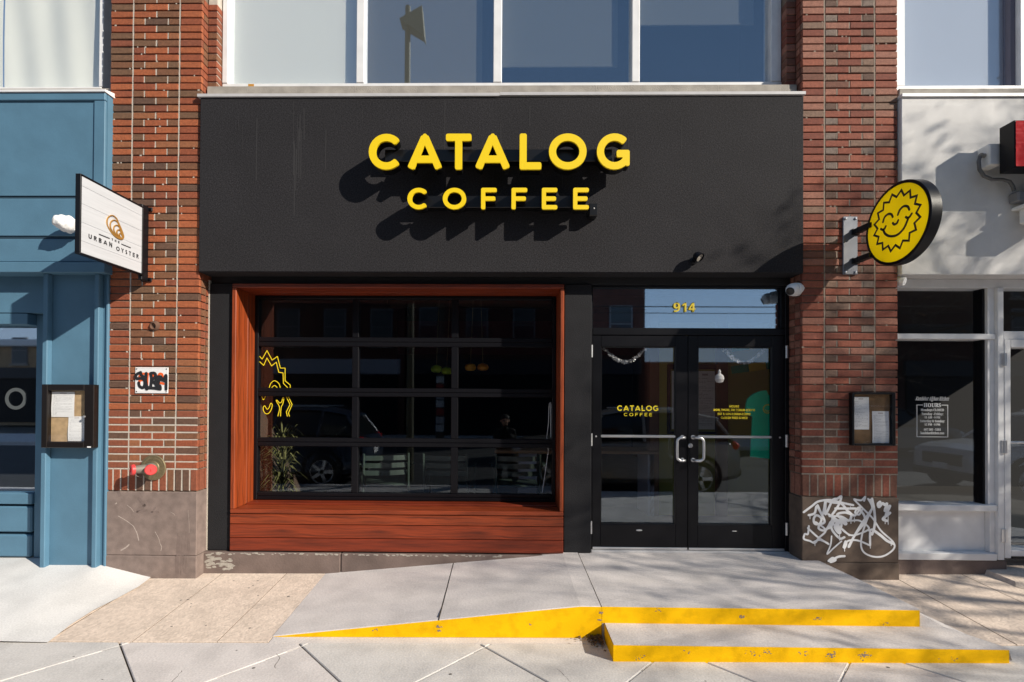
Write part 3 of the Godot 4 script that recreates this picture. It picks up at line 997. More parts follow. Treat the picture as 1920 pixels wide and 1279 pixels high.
func garage_door(t: Node3D) -> void:
	var g := node("garage_door", t)
	var z0 := -0.510
	var z1 := -0.450
	var stile := [[-2.50, -2.463], [0.491, 0.525]]
	for s in stile: put("stile", bx(s[0], s[1], 0.623, 2.672, z0, z1, 0.004), M.black_metal, g)
	var rails := [[0.623, 0.657], [0.660, 0.696], [1.159, 1.200], [1.203, 1.244], [1.660, 1.701], [1.704, 1.745], [2.162, 2.206], [2.209, 2.253], [2.640, 2.672]]
	for r in rails: put("rail", bx(-2.461, 0.489, r[0], r[1], z0, z1 + 0.001, 0.004), M.black_metal, g)
	var rows := [[0.696, 1.159], [1.244, 1.660], [1.745, 2.162], [2.253, 2.640]]
	var cols := [[-2.462, -1.515], [-1.451, -0.520], [-0.451, 0.490]]
	for r in rows:
		for m in [[-1.515, -1.451], [-0.520, -0.451]]: put("mullion", bx(m[0], m[1], r[0] + 0.001, r[1] - 0.001, z0, z1, 0.004), M.black_metal, g)
		for c in cols: put("pane", bx(c[0] + 0.002, c[1] - 0.002, r[0] + 0.002, r[1] - 0.002, -0.488, -0.482), M.pane, g)
	var cord := MB.new()
	cord.tube([Vector3(0.466, 1.60, -0.52), Vector3(0.46, 1.4, -0.525), Vector3(0.445, 1.26, -0.53), Vector3(0.46, 1.12, -0.53), Vector3(0.43, 0.9, -0.53), Vector3(0.40, 0.70, -0.53)], 0.004, 6)
	cord.tube([Vector3(0.466, 1.60, -0.52), Vector3(0.477, 1.615, -0.52), Vector3(0.483, 1.59, -0.52), Vector3(0.484, 1.26, -0.52)], 0.004, 6)
	put("pull_cord", cord, M.white_paint, g)
	# yellow line drawing on the glass: part of a jagged sun with a face
	var d := MB.new()
	var at := func(px: float, py: float) -> Vector2: return Vector2(-2.458 + (px - 485.0) * 0.00532, 2.120 - (py - 657.0) * 0.00533)
	var draw := func(pts: Array, soft: bool) -> void:
		var a := []
		for q in pts: a.append(at.call(q[0], q[1]))
		stroke(d, smooth(a) if soft else PackedVector2Array(a), 0.0072, -0.4785, 0.001)
	draw.call([[484, 668], [489, 673], [498, 657], [508, 675], [518, 668], [524, 690], [533, 690], [533, 714], [543, 722], [543, 727]], false)
	draw.call([[484, 678], [492, 685], [498, 671], [507, 686], [516, 679], [521, 698], [529, 699], [530, 719], [538, 727]], false)
	draw.call([[503, 727], [506, 719], [513, 714], [521, 719], [524, 727]], true)
	draw.call([[508, 727], [513, 723], [518, 727]], true)
	draw.call([[489, 744], [492, 750], [496, 744]], true)
	draw.call([[492, 770], [496, 776], [502, 776], [507, 769], [509, 760], [506, 757], [503, 765], [499, 768], [495, 762], [492, 764], [492, 770]], true)
	draw.call([[520, 781], [523, 765], [517, 753], [518, 751], [523, 756], [527, 754], [529, 746], [531, 748], [529, 758], [526, 765], [525, 781]], true)
	draw.call([[536, 745], [543, 759], [536, 773], [538, 781]], false)
	draw.call([[540, 745], [547, 759], [540, 775], [542, 781]], false)
	put("sun_drawing", d, M.vinyl, g)

func entrance(t: Node3D) -> void:
	var f := node("door_frame", t)
	put("jamb", bx(0.824, 0.842, 0.236, 2.72, -0.30, -0.19, 0.003), M.black_metal, f)
	put("jamb", bx(2.643, 2.679, 0.236, 2.72, -0.30, -0.19, 0.003), M.black_metal, f)
	put("head", bx(0.843, 2.642, 2.700, 2.72, -0.30, -0.19, 0.003), M.black_metal, f)
	put("transom_bar", bx(0.843, 2.642, 2.256, 2.322, -0.30, -0.19, 0.003), M.black_metal, f)
	put("transom_post", bx(2.600, 2.642, 2.323, 2.699, -0.30, -0.192, 0.003), M.black_metal, f)
	put("transom_pane", bx(0.845, 2.598, 2.324, 2.698, -0.224, -0.218), M.pane_transom, f)
	put("threshold", bx(0.83, 2.67, 0.215, 0.235, -0.33, -0.16, 0.004), M.flashing, f)
	for k in [["9", 1.634], ["1", 1.704], ["4", 1.777]]: type("house_number", k[0], k[1], 2.477, -0.207, 0.040 if k[0] == "1" else 0.062, 0.088, paint(lin(0.62, 0.48, 0.03), 0.5), f, "Droid Sans", 700, 0.012)
	for side in [0, 1]:
		var d := node("door_leaf", t)
		var a := 0.844 if side == 0 else 1.744
		var b := 1.738 if side == 0 else 2.641
		var ga := 0.922 if side == 0 else 1.832
		var gb := 1.626 if side == 0 else 2.526
		put("stile", bx(a, ga, 0.240, 2.252, -0.250, -0.200, 0.003), M.black_metal, d)
		put("stile", bx(gb, b, 0.240, 2.252, -0.250, -0.200, 0.003), M.black_metal, d)
		put("rail", bx(ga + 0.0005, gb - 0.0005, 2.148, 2.252, -0.250, -0.2005, 0.003), M.black_metal, d)
		put("rail", bx(ga + 0.0005, gb - 0.0005, 0.240, 0.471, -0.250, -0.2005, 0.003), M.black_metal, d)
		put("pane", bx(ga, gb, 0.471, 2.148, -0.232, -0.226), M.pane_door, d)
		var bead := MB.new()
		for q in [[ga, ga + 0.010, 0.471, 2.148], [gb - 0.010, gb, 0.471, 2.148], [ga + 0.010, gb - 0.010, 0.471, 0.481], [ga + 0.010, gb - 0.010, 2.138, 2.148]]: bead.box(q[0], q[1], q[2], q[3], -0.225, -0.204, 0.003)
		put("glazing_bead", bead, M.black_gloss, d)
		put("door_sweep", bx(a + 0.004, b - 0.004, 0.2395, 0.260, -0.199, -0.192, 0.002), M.silver, d)
		var bar := bx(ga, gb, 1.288, 1.312, -0.218, -0.203, 0.004)
		put("push_bar", bar, M.silver, d)
		var s := -1.0 if side == 0 else 1.0
		var hx := 1.686 if side == 0 else 1.786
		var h := MB.new()
		var path := [Vector3(hx, 1.296, -0.20), Vector3(hx, 1.296, -0.135)]
		for k in 5: path.append(Vector3(hx + s * (0.018 + 0.012 * k), 1.296 - (0.0 if k < 3 else 0.008 * (k - 2)), -0.128))
		path.append_array([Vector3(hx + s * 0.072, 1.262, -0.127), Vector3(hx + s * 0.073, 1.19, -0.127), Vector3(hx + s * 0.072, 1.115, -0.127)])
		for k in 5: path.append(Vector3(hx + s * (0.066 - 0.012 * k), 1.083 + (0.0 if k > 1 else 0.008 * (2 - k)), -0.128))
		path.append_array([Vector3(hx, 1.083, -0.135), Vector3(hx, 1.083, -0.20)])
		h.tube(path, 0.0125, 12)
		h.cyl(Vector3(hx, 1.296, -0.2), Vector3(hx, 1.296, -0.192), 0.02)
		h.cyl(Vector3(hx, 1.083, -0.2), Vector3(hx, 1.083, -0.192), 0.02)
		put("handle", h, M.silver, d)
		for y in [0.447, 1.268, 2.100]:
			var k := MB.new()
			var x := 0.829 if side == 0 else 2.650
			k.cyl(Vector3(x, y - 0.058, -0.181), Vector3(x, y + 0.058, -0.181), 0.0125, 12)
			for c in [-0.02, 0.02]: k.cyl(Vector3(x, y + c - 0.001, -0.181), Vector3(x, y + c + 0.001, -0.181), 0.0132, 12)
			put("hinge", k, M.silver, d)
		var screw := MB.new()
		var sx := 0.878 if side == 0 else 2.598
		screw.lathe(Vector3(sx, 1.298, -0.2), Vector3.BACK, [Vector2(0.009, 0), Vector2(0.008, 0.004), Vector2(0, 0.005)], 12)
		put("screw", screw, M.silver, d)
		var badge := MB.new()
		badge.ball(Vector3(1.286 if side == 0 else 2.175, 0.418, -0.2), Vector3(0.030 if side == 0 else 0.024, 0.008 if side == 0 else 0.004, 0.003), 18, 8)
		put("maker_badge", badge, M.silver if side == 0 else M.flashing, d)
		if side == 1:
			var lock := MB.new()
			lock.lathe(Vector3(1.762, 1.217, -0.2), Vector3.BACK, [Vector2(0.021, 0), Vector2(0.021, 0.008), Vector2(0.016, 0.014), Vector2(0, 0.014)], 20)
			lock.box(1.7605, 1.7635, 1.21, 1.224, -0.1865, -0.1855)
			put("lock_cylinder", lock, M.silver, d)
			for r in [["HOURS", 2.183, 1.577, 0.090], ["MON, THURS, FRI 7:30AM-3:30PM", 2.183, 1.541, 0.388], ["SAT & SUN 8:30AM-3:30PM", 2.183, 1.505, 0.31], ["CLOSED TUES & WED", 2.183, 1.469, 0.248]]:
				type("lettering", r[0], r[1], r[2], -0.2235, r[3], 0.021, M.vinyl, d, "Droid Sans", 700)
		else:
			var l := MB.new()
			line_mesh(l, "CATALOG", 0.052, 0.2, 0.17, 1.275, 1.539, -0.2245, 0.001, 0.388)
			line_mesh(l, "COFFEE", 0.031, 0.16, 0.5, 1.278, 1.489, -0.2245, 0.001, 0.266)
			put("lettering", l, M.vinyl, d)

func upper_window(t: Node3D) -> void:
	var s := MB.new()
	s.hull([Vector3(-2.76, 4.440, -0.052), Vector3(2.665, 4.440, -0.052), Vector3(2.665, 4.440, -0.3), Vector3(-2.76, 4.440, -0.3)], [Vector3(-2.76, 4.532, -0.055), Vector3(2.665, 4.532, -0.055), Vector3(2.665, 4.56, -0.3), Vector3(-2.76, 4.56, -0.3)])
	put("stone_sill", s, M.sill, t)
	var w := node("upper_window", t)
	put("frame_rail", bx(-2.69, 2.598, 4.555, 4.634, -0.30, -0.17, 0.004), M.white_metal, w)
	var posts := [[-2.69, -2.636], [-1.409, -1.333], [-0.110, -0.029], [1.195, 1.269], [2.494, 2.590]]
	for p in posts: put("mullion", bx(p[0], p[1], 4.635, 6.5, -0.30, -0.165, 0.005), M.white_metal, w)
	put("frame_rail", bx(-2.69, 2.598, 6.501, 6.58, -0.30, -0.17), M.white_metal, w)
	var shade := [paint(lin(0.93, 0.92, 0.82), 0.9), paint(lin(0.13, 0.13, 0.11), 0.9), paint(lin(0.11, 0.12, 0.11), 0.9), paint(lin(0.11, 0.12, 0.11), 0.9)]
	var low := [4.645, 4.645, 4.85, 5.25]
	for i in 4:
		var a: float = posts[i][1]
		var b: float = posts[i + 1][0]
		put("pane", bx(a - 0.005, b + 0.005, 4.630, 6.5, -0.226, -0.220), M.pane_coated, w)
		var sh := bx(a + 0.005, b - (0.02 if i == 0 else 0.11), low[i], 6.45, -0.252 if i == 0 else -0.275, -0.248 if i == 0 else -0.271)
		sh.box(a + 0.005, b - (0.02 if i == 0 else 0.11), low[i] - 0.005, low[i] + 0.022, -0.257 if i == 0 else -0.280, -0.246 if i == 0 else -0.266, 0.004)
		put("roller_shade", sh, shade[i], w)
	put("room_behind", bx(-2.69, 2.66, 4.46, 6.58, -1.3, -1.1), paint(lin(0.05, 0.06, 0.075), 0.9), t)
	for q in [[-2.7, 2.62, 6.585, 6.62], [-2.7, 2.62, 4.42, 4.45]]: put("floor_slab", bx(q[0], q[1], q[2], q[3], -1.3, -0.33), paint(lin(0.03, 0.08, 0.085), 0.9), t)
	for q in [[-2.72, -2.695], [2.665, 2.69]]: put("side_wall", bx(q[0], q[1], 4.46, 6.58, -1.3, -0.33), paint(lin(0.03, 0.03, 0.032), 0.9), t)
	put("spandrel", bx(-2.69, 2.59, 6.63, 7.6, -0.6, -0.1), M.brick[0][3], t)
	put("roof", bx(-2.78, 2.68, 7.6, 7.75, -7.5, 0.05), M.sill, t)
	put("rust_stain", bx(-2.44, -2.385, 4.595, 4.628, -0.17, -0.1685), paint(lin(0.50, 0.24, 0.03), 0.9), t)

# ---------------------------------------------------------------- the blue shopfront
func blue_shop() -> void:
	var t := thing("blue_shop", "teal blue panelled timber shopfront with glazed door beside the orange brick pier", "shop")
	var x0 := -9.2
	var bb := 0.005
	put("fascia_back", bx(x0, -3.606, 2.79, 4.38, -0.2, 0.058), M.blue, t)
	put("panel", bx(x0, -3.706, 3.463, 4.318, 0.0585, 0.070), M.blue, t)
	put("panel", bx(x0, -3.706, 3.096, 3.437, 0.0585, 0.072, bb), M.blue, t)
	put("panel", bx(x0, -3.706, 2.862, 3.070, 0.0585, 0.072, bb), M.blue, t)
	put("groove", bx(x0, -3.706, 2.863, 3.461, 0.0585, 0.0605), paint(lin(0.02, 0.05, 0.08), 0.8), t)
	put("corner_board", bx(-3.703, -3.602, 2.859, 4.318, 0.0585, 0.085, bb), M.blue, t)
	put("top_board", bx(x0, -3.602, 4.320, 4.390, 0.0585, 0.088, bb), M.blue, t)
	put("trim_board", bx(x0, -3.588, 2.762, 2.857, -0.2, 0.090, bb), M.blue, t)
	put("side_board", bx(-3.605, -3.600, 2.862, 4.388, -0.2, 0.057), M.blue, t)
	var cap := MB.new()
	cap.hull([Vector3(x0, 4.391, 0.10), Vector3(-3.592, 4.391, 0.10), Vector3(-3.585, 4.391, -0.02), Vector3(x0, 4.391, -0.02)], [Vector3(x0, 4.410, 0.10), Vector3(-3.592, 4.410, 0.10), Vector3(-3.585, 4.437, -0.02), Vector3(x0, 4.437, -0.02)])
	put("metal_cap", cap, M.white_metal, t)
	put("stone_sill", bx(x0, -3.64, 4.43, 4.505, -0.4, -0.03, 0.006), M.sill, t)
	# pilaster with battens
	put("pilaster", bx(-4.175, -3.608, 0.02, 2.761, -0.3, -0.002), M.blue, t)
	put("batten", bx(-4.180, -4.135, 0.03, 2.761, -0.001, 0.052, bb), M.blue, t)
	put("batten", bx(-3.708, -3.665, 0.03, 2.761, -0.001, 0.052, bb), M.blue, t)
	put("batten", bx(-3.628, -3.606, 0.03, 2.761, -0.3, 0.018, bb), M.blue, t)
	# recessed door
	var d := node("door", t)
	put("lintel", bx(x0, -4.181, 2.425, 2.761, -0.3, -0.06), M.blue, d)
	put("rail", bx(x0, -4.435, 2.316, 2.420, -0.24, -0.065, bb), M.blue, d)
	put("stile", bx(-4.433, -4.181, 0.12, 2.420, -0.28, -0.15, bb), M.blue, d)
	put("pane", bx(-5.6, -4.435, 0.732, 2.314, -0.196, -0.190), coated(0.34), d)
	put("rail", bx(x0, -4.435, 0.628, 0.730, -0.24, -0.13, bb), M.blue, d)
	put("panel", bx(x0, -4.445, 0.362, 0.604, -0.24, -0.135, 0.012), M.blue, d)
	put("panel", bx(x0, -4.445, 0.130, 0.338, -0.24, -0.135, 0.012), M.blue, d)
	put("gap", bx(x0, -4.44, 0.06, 0.70, -0.3, -0.245), M.void, d)
	var ring := MB.new()
	ring.extrude(fit(arc(Vector2.ZERO, 1, 1, 0, 354, 60), 0.104, Vector2(-4.66, 1.622)), [fit(arc(Vector2.ZERO, 1, 1, 0, 354, 60), 0.072, Vector2(-4.66, 1.622))], -0.189, -0.187)
	put("ring_decal", ring, paint(lin(0.07, 0.08, 0.085), 0.8), d)
	put("back_wall", bx(x0, -3.7, 0.0, 2.8, -2.6, -2.4), paint(lin(0.035, 0.03, 0.026), 0.9), t)
	put("ceiling", bx(x0, -3.7, 2.77, 2.79, -2.4, -0.31), paint(lin(0.05, 0.045, 0.04), 0.9), t)
	put("floor_boards", bx(x0, -3.7, 0.02, 0.06, -2.4, -0.31), paint(lin(0.10, 0.07, 0.045), 0.6), t)
	put("wood_post", bx(-4.95, -4.80, 0.06, 2.77, -0.9, -0.75, 0.01), paint(lin(0.30, 0.19, 0.09), 0.7), t)
	# upper window with white curtains
	var w := node("upper_window", t)
	put("frame_rail", bx(x0, -3.80, 4.505, 4.566, -0.3, -0.105, 0.004), M.white_metal, w)
	put("frame_post", bx(-3.825, -3.785, 4.567, 6.6, -0.3, -0.105, 0.004), M.white_metal, w)
	put("pane", bx(x0, -3.826, 4.562, 6.6, -0.139, -0.134), coated(0.12), w)
	for q in [[-4.79, -3.836], [-6.2, -4.805]]:
		var c := MB.new()
		var n := 60
		var z := func(x: float, y: float) -> float: return -0.170 + 0.006 * sin(x * 19.0 + y * 2.3) + 0.005 * sin(x * 8.0 - y * 3.1)
		for i in n:
			for j in 8:
				var xa := lerpf(q[0], q[1], float(i) / n)
				var xb := lerpf(q[0], q[1], float(i + 1) / n)
				var ya := 4.57 + 0.254 * j
				var yb := ya + 0.254
				var nn := func(x: float, y: float) -> Vector3: return Vector3(z.call(x - 0.01, y) - z.call(x + 0.01, y), z.call(x, y - 0.01) - z.call(x, y + 0.01), 0.02)
				c.qn(Vector3(xa, ya, z.call(xa, ya)), Vector3(xb, ya, z.call(xb, ya)), Vector3(xb, yb, z.call(xb, yb)), Vector3(xa, yb, z.call(xa, yb)), nn.call(xa, ya), nn.call(xb, ya), nn.call(xb, yb), nn.call(xa, yb))
		put("curtain", c, paint(lin(0.82, 0.83, 0.76), 0.95), w)
	put("upper_wall", bx(x0, -3.79, 6.61, 7.6, -0.6, -0.1), M.brick[0][3], t)

# ---------------------------------------------------------------- the white shopfront
func white_shop() -> void:
	var t := thing("white_shop", "white stucco shopfront with white aluminium frames and dark glass beside the graffiti pier", "shop")
	var x1 := 9.2
	put("fascia", bx(3.541, x1, 2.772, 4.356, -0.3, 0.030, 0.006), M.white_stucco, t)
	put("metal_cap", bx(3.536, x1, 4.357, 4.388, -0.1, 0.046, 0.003), M.white_metal, t)
	put("stone_sill", bx(3.55, x1, 4.389, 4.462, -0.4, -0.004, 0.006), M.sill, t)
	var w := node("upper_window", t)
	put("frame_rail", bx(3.545, x1, 4.463, 4.548, -0.3, -0.10, 0.004), M.white_metal, w)
	put("frame_post", bx(3.545, 3.684, 4.549, 6.6, -0.3, -0.105, 0.004), M.white_metal, w)
	put("frame_post", bx(4.735, 4.80, 4.549, 6.6, -0.3, -0.105, 0.004), M.white_metal, w)
	put("dark_bead", bx(4.690, 4.734, 4.549, 6.6, -0.25, -0.150), paint(lin(0.16, 0.15, 0.19), 0.6), w)
	put("pane", bx(3.685, 4.689, 4.545, 6.6, -0.206, -0.200), coated(0.22), w)
	put("film", bx(3.685, 4.689, 4.545, 6.6, -0.224, -0.220), paint(lin(0.64, 0.68, 0.74), 0.9), w)
	put("upper_wall", bx(3.545, x1, 6.61, 7.6, -0.6, -0.1), M.brick[1][3], t)
	# lower window
	var f := node("window", t)
	put("frame_head", bx(3.540, x1, 2.690, 2.771, -0.26, -0.115, 0.004), M.white_metal, f)
	put("transom_bar", bx(3.540, 4.508, 2.216, 2.267, -0.26, -0.108, 0.004), M.white_metal, f)
	put("sill_bar", bx(3.540, 4.508, 0.645, 0.703, -0.26, -0.098, 0.005), M.white_metal, f)
	put("infill_panel", bx(3.540, 4.465, 0.262, 0.644, -0.24, -0.172), M.white_paint, f)
	put("bottom_bar", bx(3.540, 4.508, 0.197, 0.261, -0.26, -0.10, 0.005), M.white_metal, f)
	put("jamb", bx(4.466, 4.509, 0.262, 0.644, -0.26, -0.125), M.white_metal, f)
	put("jamb", bx(4.448, 4.508, 0.704, 2.215, -0.26, -0.125), M.white_metal, f)
	put("jamb", bx(4.448, 4.508, 2.268, 2.689, -0.26, -0.125), M.white_metal, f)
	for y in [[0.704, 2.215], [2.268, 2.689]]:
		put("gasket", bx(4.425, 4.447, y[0], y[1], -0.24, -0.15), M.black_metal, f)
		put("pane", bx(3.541, 4.424, y[0], y[1], -0.196, -0.190), coated(0.085), f)
	put("post", bx(4.510, 4.566, 0.205, 2.689, -0.26, -0.095, 0.004), M.white_metal, f)
	type("lettering", "Kandahar Afghan Kitchen", 4.002, 1.650, -0.187, 0.305, 0.034, M.white_vinyl, f, "Droid Serif", 400, 0.001, 0.35)
	for r in [["HOURS", 1.592, 0.158, 0.036], ["Mondays CLOSED", 1.552, 0.213, 0.022], ["Tuesday - Friday:", 1.514, 0.2, 0.022], ["11 AM - 9 PM", 1.486, 0.145, 0.019], ["Saturday & Sunday:", 1.448, 0.226, 0.022], ["12 PM - 9 PM", 1.420, 0.145, 0.019], ["667 205 - 1181", 1.373, 0.155, 0.020], ["kandaharkitchen.com", 1.340, 0.218, 0.022]]:
		type("lettering", r[0], 4.000, r[1], -0.187, r[2], r[3], M.white_vinyl, f, "Droid Serif", 700)
	var bord := MB.new()
	for q in [[3.855, 3.861, 1.312, 1.614], [4.139, 4.145, 1.312, 1.614], [3.862, 4.138, 1.312, 1.317], [3.862, 3.915, 1.608, 1.614], [4.085, 4.138, 1.608, 1.614]]: bord.box(q[0], q[1], q[2], q[3], -0.188, -0.1868)
	put("lettering_border", bord, M.white_vinyl, f)
	var st := MB.new()
	var o := PackedVector2Array([Vector2(3.548, 0.72), Vector2(3.668, 0.72), Vector2(3.668, 0.85), Vector2(3.655, 0.878), Vector2(3.63, 0.888), Vector2(3.548, 0.888)])
	st.extrude(o, [], -0.1885, -0.1870)
	put("red_sticker", st, M.red, f)
	var sw := MB.new()
	for y in [0.75, 0.79, 0.83]: sw.box(3.632, 3.655, y, y + 0.022, -0.1868, -0.1862)
	put("sticker_print", sw, M.white_vinyl, f)
	# glazed door
	var d := node("door", t)
	put("stile", bx(4.568, 4.625, 0.225, 2.215, -0.24, -0.092, 0.004), M.white_metal, d)
	put("rail", bx(4.626, 5.7, 2.142, 2.215, -0.24, -0.093, 0.004), M.white_metal, d)
	put("rail", bx(4.626, 5.7, 0.240, 0.298, -0.24, -0.093, 0.004), M.white_metal, d)
	put("stile", bx(5.701, 5.8, 0.225, 2.215, -0.24, -0.092, 0.004), M.white_metal, d)
	put("transom_bar", bx(4.568, 5.8, 2.217, 2.290, -0.24, -0.10, 0.004), M.white_metal, d)
	put("pane", bx(4.626, 5.70, 0.299, 2.141, -0.186, -0.180), coated(0.085), d)
	put("pane", bx(4.568, 5.80, 2.291, 2.689, -0.196, -0.190), coated(0.085), d)
	put("door_sweep", bx(4.626, 5.7, 0.222, 0.238, -0.2, -0.085), M.black_metal, d)
	var bar := MB.new()
	bar.cyl(Vector3(4.626, 1.270, -0.165), Vector3(5.7, 1.270, -0.165), 0.012, 10)
	put("push_bar", bar, M.white_metal, d)
	for y in [0.43, 1.235, 2.03]:
		var k := MB.new()
		k.box(4.535, 4.566, y - 0.06, y + 0.06, -0.094, -0.086, 0.002)
		k.cyl(Vector3(4.569, y - 0.058, -0.082), Vector3(4.569, y + 0.058, -0.082), 0.010, 10)
		put("hinge", k, M.silver, d)
	put("stone_plinth", bx(3.54, 4.60, -0.25, 0.195, -0.4, -0.105, 0.006), M.plinth, t)
	put("outer_wall", bx(5.801, x1, 0.0, 2.689, -0.3, -0.12), M.white_paint, t)
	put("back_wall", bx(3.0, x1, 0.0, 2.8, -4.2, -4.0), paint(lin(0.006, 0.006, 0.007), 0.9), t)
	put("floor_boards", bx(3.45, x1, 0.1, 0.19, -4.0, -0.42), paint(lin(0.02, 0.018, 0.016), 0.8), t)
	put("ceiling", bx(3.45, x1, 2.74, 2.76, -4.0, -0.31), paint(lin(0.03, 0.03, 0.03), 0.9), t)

# ---------------------------------------------------------------- ramp, landing and step
func concrete_steps() -> void:
	var t := thing("concrete_steps", "concrete ramp, landing and single step with bright yellow painted edges before the doors", "steps")
	var front := 0.93
	var back := -0.30
	var top := func(x: float, z: float) -> float:
		var u := clampf((x + 1.637) / (0.55 + 1.637), 0, 1)
		var v := clampf((z + 0.12) / (front + 0.12), -0.2, 1.2)
		return lerpf(lerpf(0.020, 0.222, u), lerpf(gy(-1.637, front) + 0.004, 0.184, u), v)
	var piece := func(x0: float, x1: float) -> MB:
		var m := MB.new()
		var n := 8
		for i in n:
			var a := lerpf(x0, x1, float(i) / n)
			var b := lerpf(x0, x1, float(i + 1) / n)
			var fz := front - 0.006
			m.quad(Vector3(a, top.call(a, fz), fz), Vector3(b, top.call(b, fz), fz), Vector3(b, top.call(b, back), back), Vector3(a, top.call(a, back), back))
			m.quad(Vector3(a, top.call(a, front) - 0.006, front), Vector3(b, top.call(b, front) - 0.006, front), Vector3(b, top.call(b, fz), fz), Vector3(a, top.call(a, fz), fz))
			m.quad(Vector3(a, -0.3, front), Vector3(b, -0.3, front), Vector3(b, top.call(b, front) - 0.006, front), Vector3(a, top.call(a, front) - 0.006, front))
		m.quad(Vector3(x1, -0.3, front), Vector3(x1, -0.3, back), Vector3(x1, top.call(x1, back), back), Vector3(x1, top.call(x1, front) - 0.006, front))
		m.quad(Vector3(x0, -0.3, back), Vector3(x0, -0.3, front), Vector3(x0, top.call(x0, front) - 0.006, front), Vector3(x0, top.call(x0, back), back))
		return m
	put("ramp", piece.call(-1.637, -0.456), M.concrete, t)
	put("ramp", piece.call(-0.446, 0.700), M.concrete, t)
	put("expansion_joint", bx(-0.455, -0.447, -0.3, 0.085, back, front - 0.03), M.joint, t)
	put("expansion_joint", bx(0.701, 0.709, -0.3, 0.165, back, front - 0.03), M.joint, t)
	# landing, flaring to the wall on the far side, with a cement skirt down to the pavement
	var l := MB.new()
	var ty := func(z: float) -> float: return lerpf(0.222, 0.184, clampf((z + 0.12) / 1.05, 0, 1))
	var e := 0.02
	l.hull([Vector3(0.710, -0.3, front), Vector3(2.93, -0.3, front), Vector3(2.955, -0.3, front - 0.03), Vector3(2.90, -0.3, 0.5), Vector3(2.83, -0.3, 0.02), Vector3(2.60, -0.3, back), Vector3(0.710, -0.3, back)],
		[Vector3(0.710, ty.call(front) - 0.006, front), Vector3(2.93, ty.call(front) - 0.006, front), Vector3(2.955, ty.call(front) - 0.006, front - 0.03), Vector3(2.90, ty.call(0.5), 0.5), Vector3(2.83, ty.call(0.0), 0.02), Vector3(2.60, ty.call(back), back), Vector3(0.710, ty.call(back), back)])
	put("landing", l, M.concrete, t)
	var step_y := 0.062
	var s := MB.new()
	s.hull([Vector3(0.728, -0.3, 1.215), Vector3(3.255, -0.3, 1.215), Vector3(3.275, -0.3, 1.195), Vector3(3.10, -0.3, front + 0.001), Vector3(0.728, -0.3, front + 0.001)],
		[Vector3(0.728, step_y - 0.004, 1.215), Vector3(3.255, step_y - 0.004, 1.215), Vector3(3.275, step_y - 0.004, 1.195), Vector3(3.10, step_y + 0.006, front + 0.001), Vector3(0.728, step_y + 0.006, front + 0.001)])
	put("step", s, M.concrete, t)
	# skirt: one warped wash from the landing's edge out to the pavement
	var k := MB.new()
	var inner := [Vector3(3.275, step_y - 0.005, 1.19), Vector3(3.10, step_y + 0.005, front + 0.0), Vector3(2.954, 0.150, front - 0.035), Vector3(2.90, 0.19, 0.5), Vector3(2.83, 0.212, 0.03)]
	var outer := [Vector3(3.305, 0, 1.19), Vector3(3.32, 0, front), Vector3(3.31, 0, 0.87), Vector3(3.22, 0, 0.5), Vector3(3.10, 0, 0.012)]
	for i in 5: outer[i].y = gy(outer[i].x, outer[i].z) + 0.002
	for i in 4: k.quad(inner[i], outer[i], outer[i + 1], inner[i + 1])
	k.quad(Vector3(2.83, -0.1, 0.013), Vector3(3.10, -0.1, 0.013), Vector3(3.10, outer[4].y, 0.012), Vector3(2.83, 0.21, 0.02))
	k.tri(inner[2], inner[1], Vector3(2.90, step_y + 0.004, front))
	put("skirt", k, M.concrete, t)
	# painted faces, a coat proud of the concrete
	var y := MB.new()
	var n := 16
	for i in n:
		var a := lerpf(-1.632, 0.706, float(i) / n)
		var b := lerpf(-1.632, 0.706, float(i + 1) / n)
		y.quad(Vector3(a, gy(a, front) + 0.0005, front + 0.003), Vector3(b, gy(b, front) + 0.0005, front + 0.003), Vector3(b, top.call(b, front) - 0.003, front + 0.003), Vector3(a, top.call(a, front) - 0.003, front + 0.003))
	put("painted_edge", y, M.yellow, t)
	put("painted_edge", bx(0.7065, 2.932, step_y + 0.004, 0.1815, front, front + 0.0035, 0.002), M.yellow, t)
	var c := MB.new()
	c.quad(Vector3(2.932, step_y + 0.004, front + 0.003), Vector3(2.958, step_y + 0.006, front - 0.028), Vector3(2.958, 0.176, front - 0.028), Vector3(2.932, 0.180, front + 0.003))
	c.quad(Vector3(0.724, gy(0.72, front), front + 0.004), Vector3(0.724, gy(0.72, 1.215) - 0.02, 1.219), Vector3(0.724, step_y - 0.004, 1.219), Vector3(0.724, step_y + 0.004, front + 0.004))
	c.quad(Vector3(0.724, gy(0.7, 1.22) - 0.02, 1.219), Vector3(3.256, gy(3.25, 1.22) - 0.01, 1.219), Vector3(3.256, step_y - 0.005, 1.219), Vector3(0.724, step_y - 0.005, 1.219))
	c.quad(Vector3(3.256, gy(3.25, 1.22) - 0.01, 1.219), Vector3(3.280, gy(3.25, 1.2), 1.195), Vector3(3.280, step_y - 0.006, 1.195), Vector3(3.256, step_y - 0.005, 1.219))
	put("painted_edge", c, M.yellow, t)
	# scuffs where the paint is gone
	var sc := MB.new()
	var chip := func(x: float, yy: float, z: float, r: float, m: int) -> void:
		for q in m:
			var cx := x + rng.randfn(0, r)
			var cy := yy + rng.randfn(0, r * 0.45)
			var o := PackedVector2Array()
			var rr := rng.randf_range(0.002, 0.009)
			for a in 7: o.push_back(Vector2(cx, cy) + Vector2(cos(TAU * a / 7), sin(TAU * a / 7) * 0.6) * rr * rng.randf_range(0.4, 1.2))
			sc.extrude(o, [], z, z + 0.0006 + q * 0.00001, false)
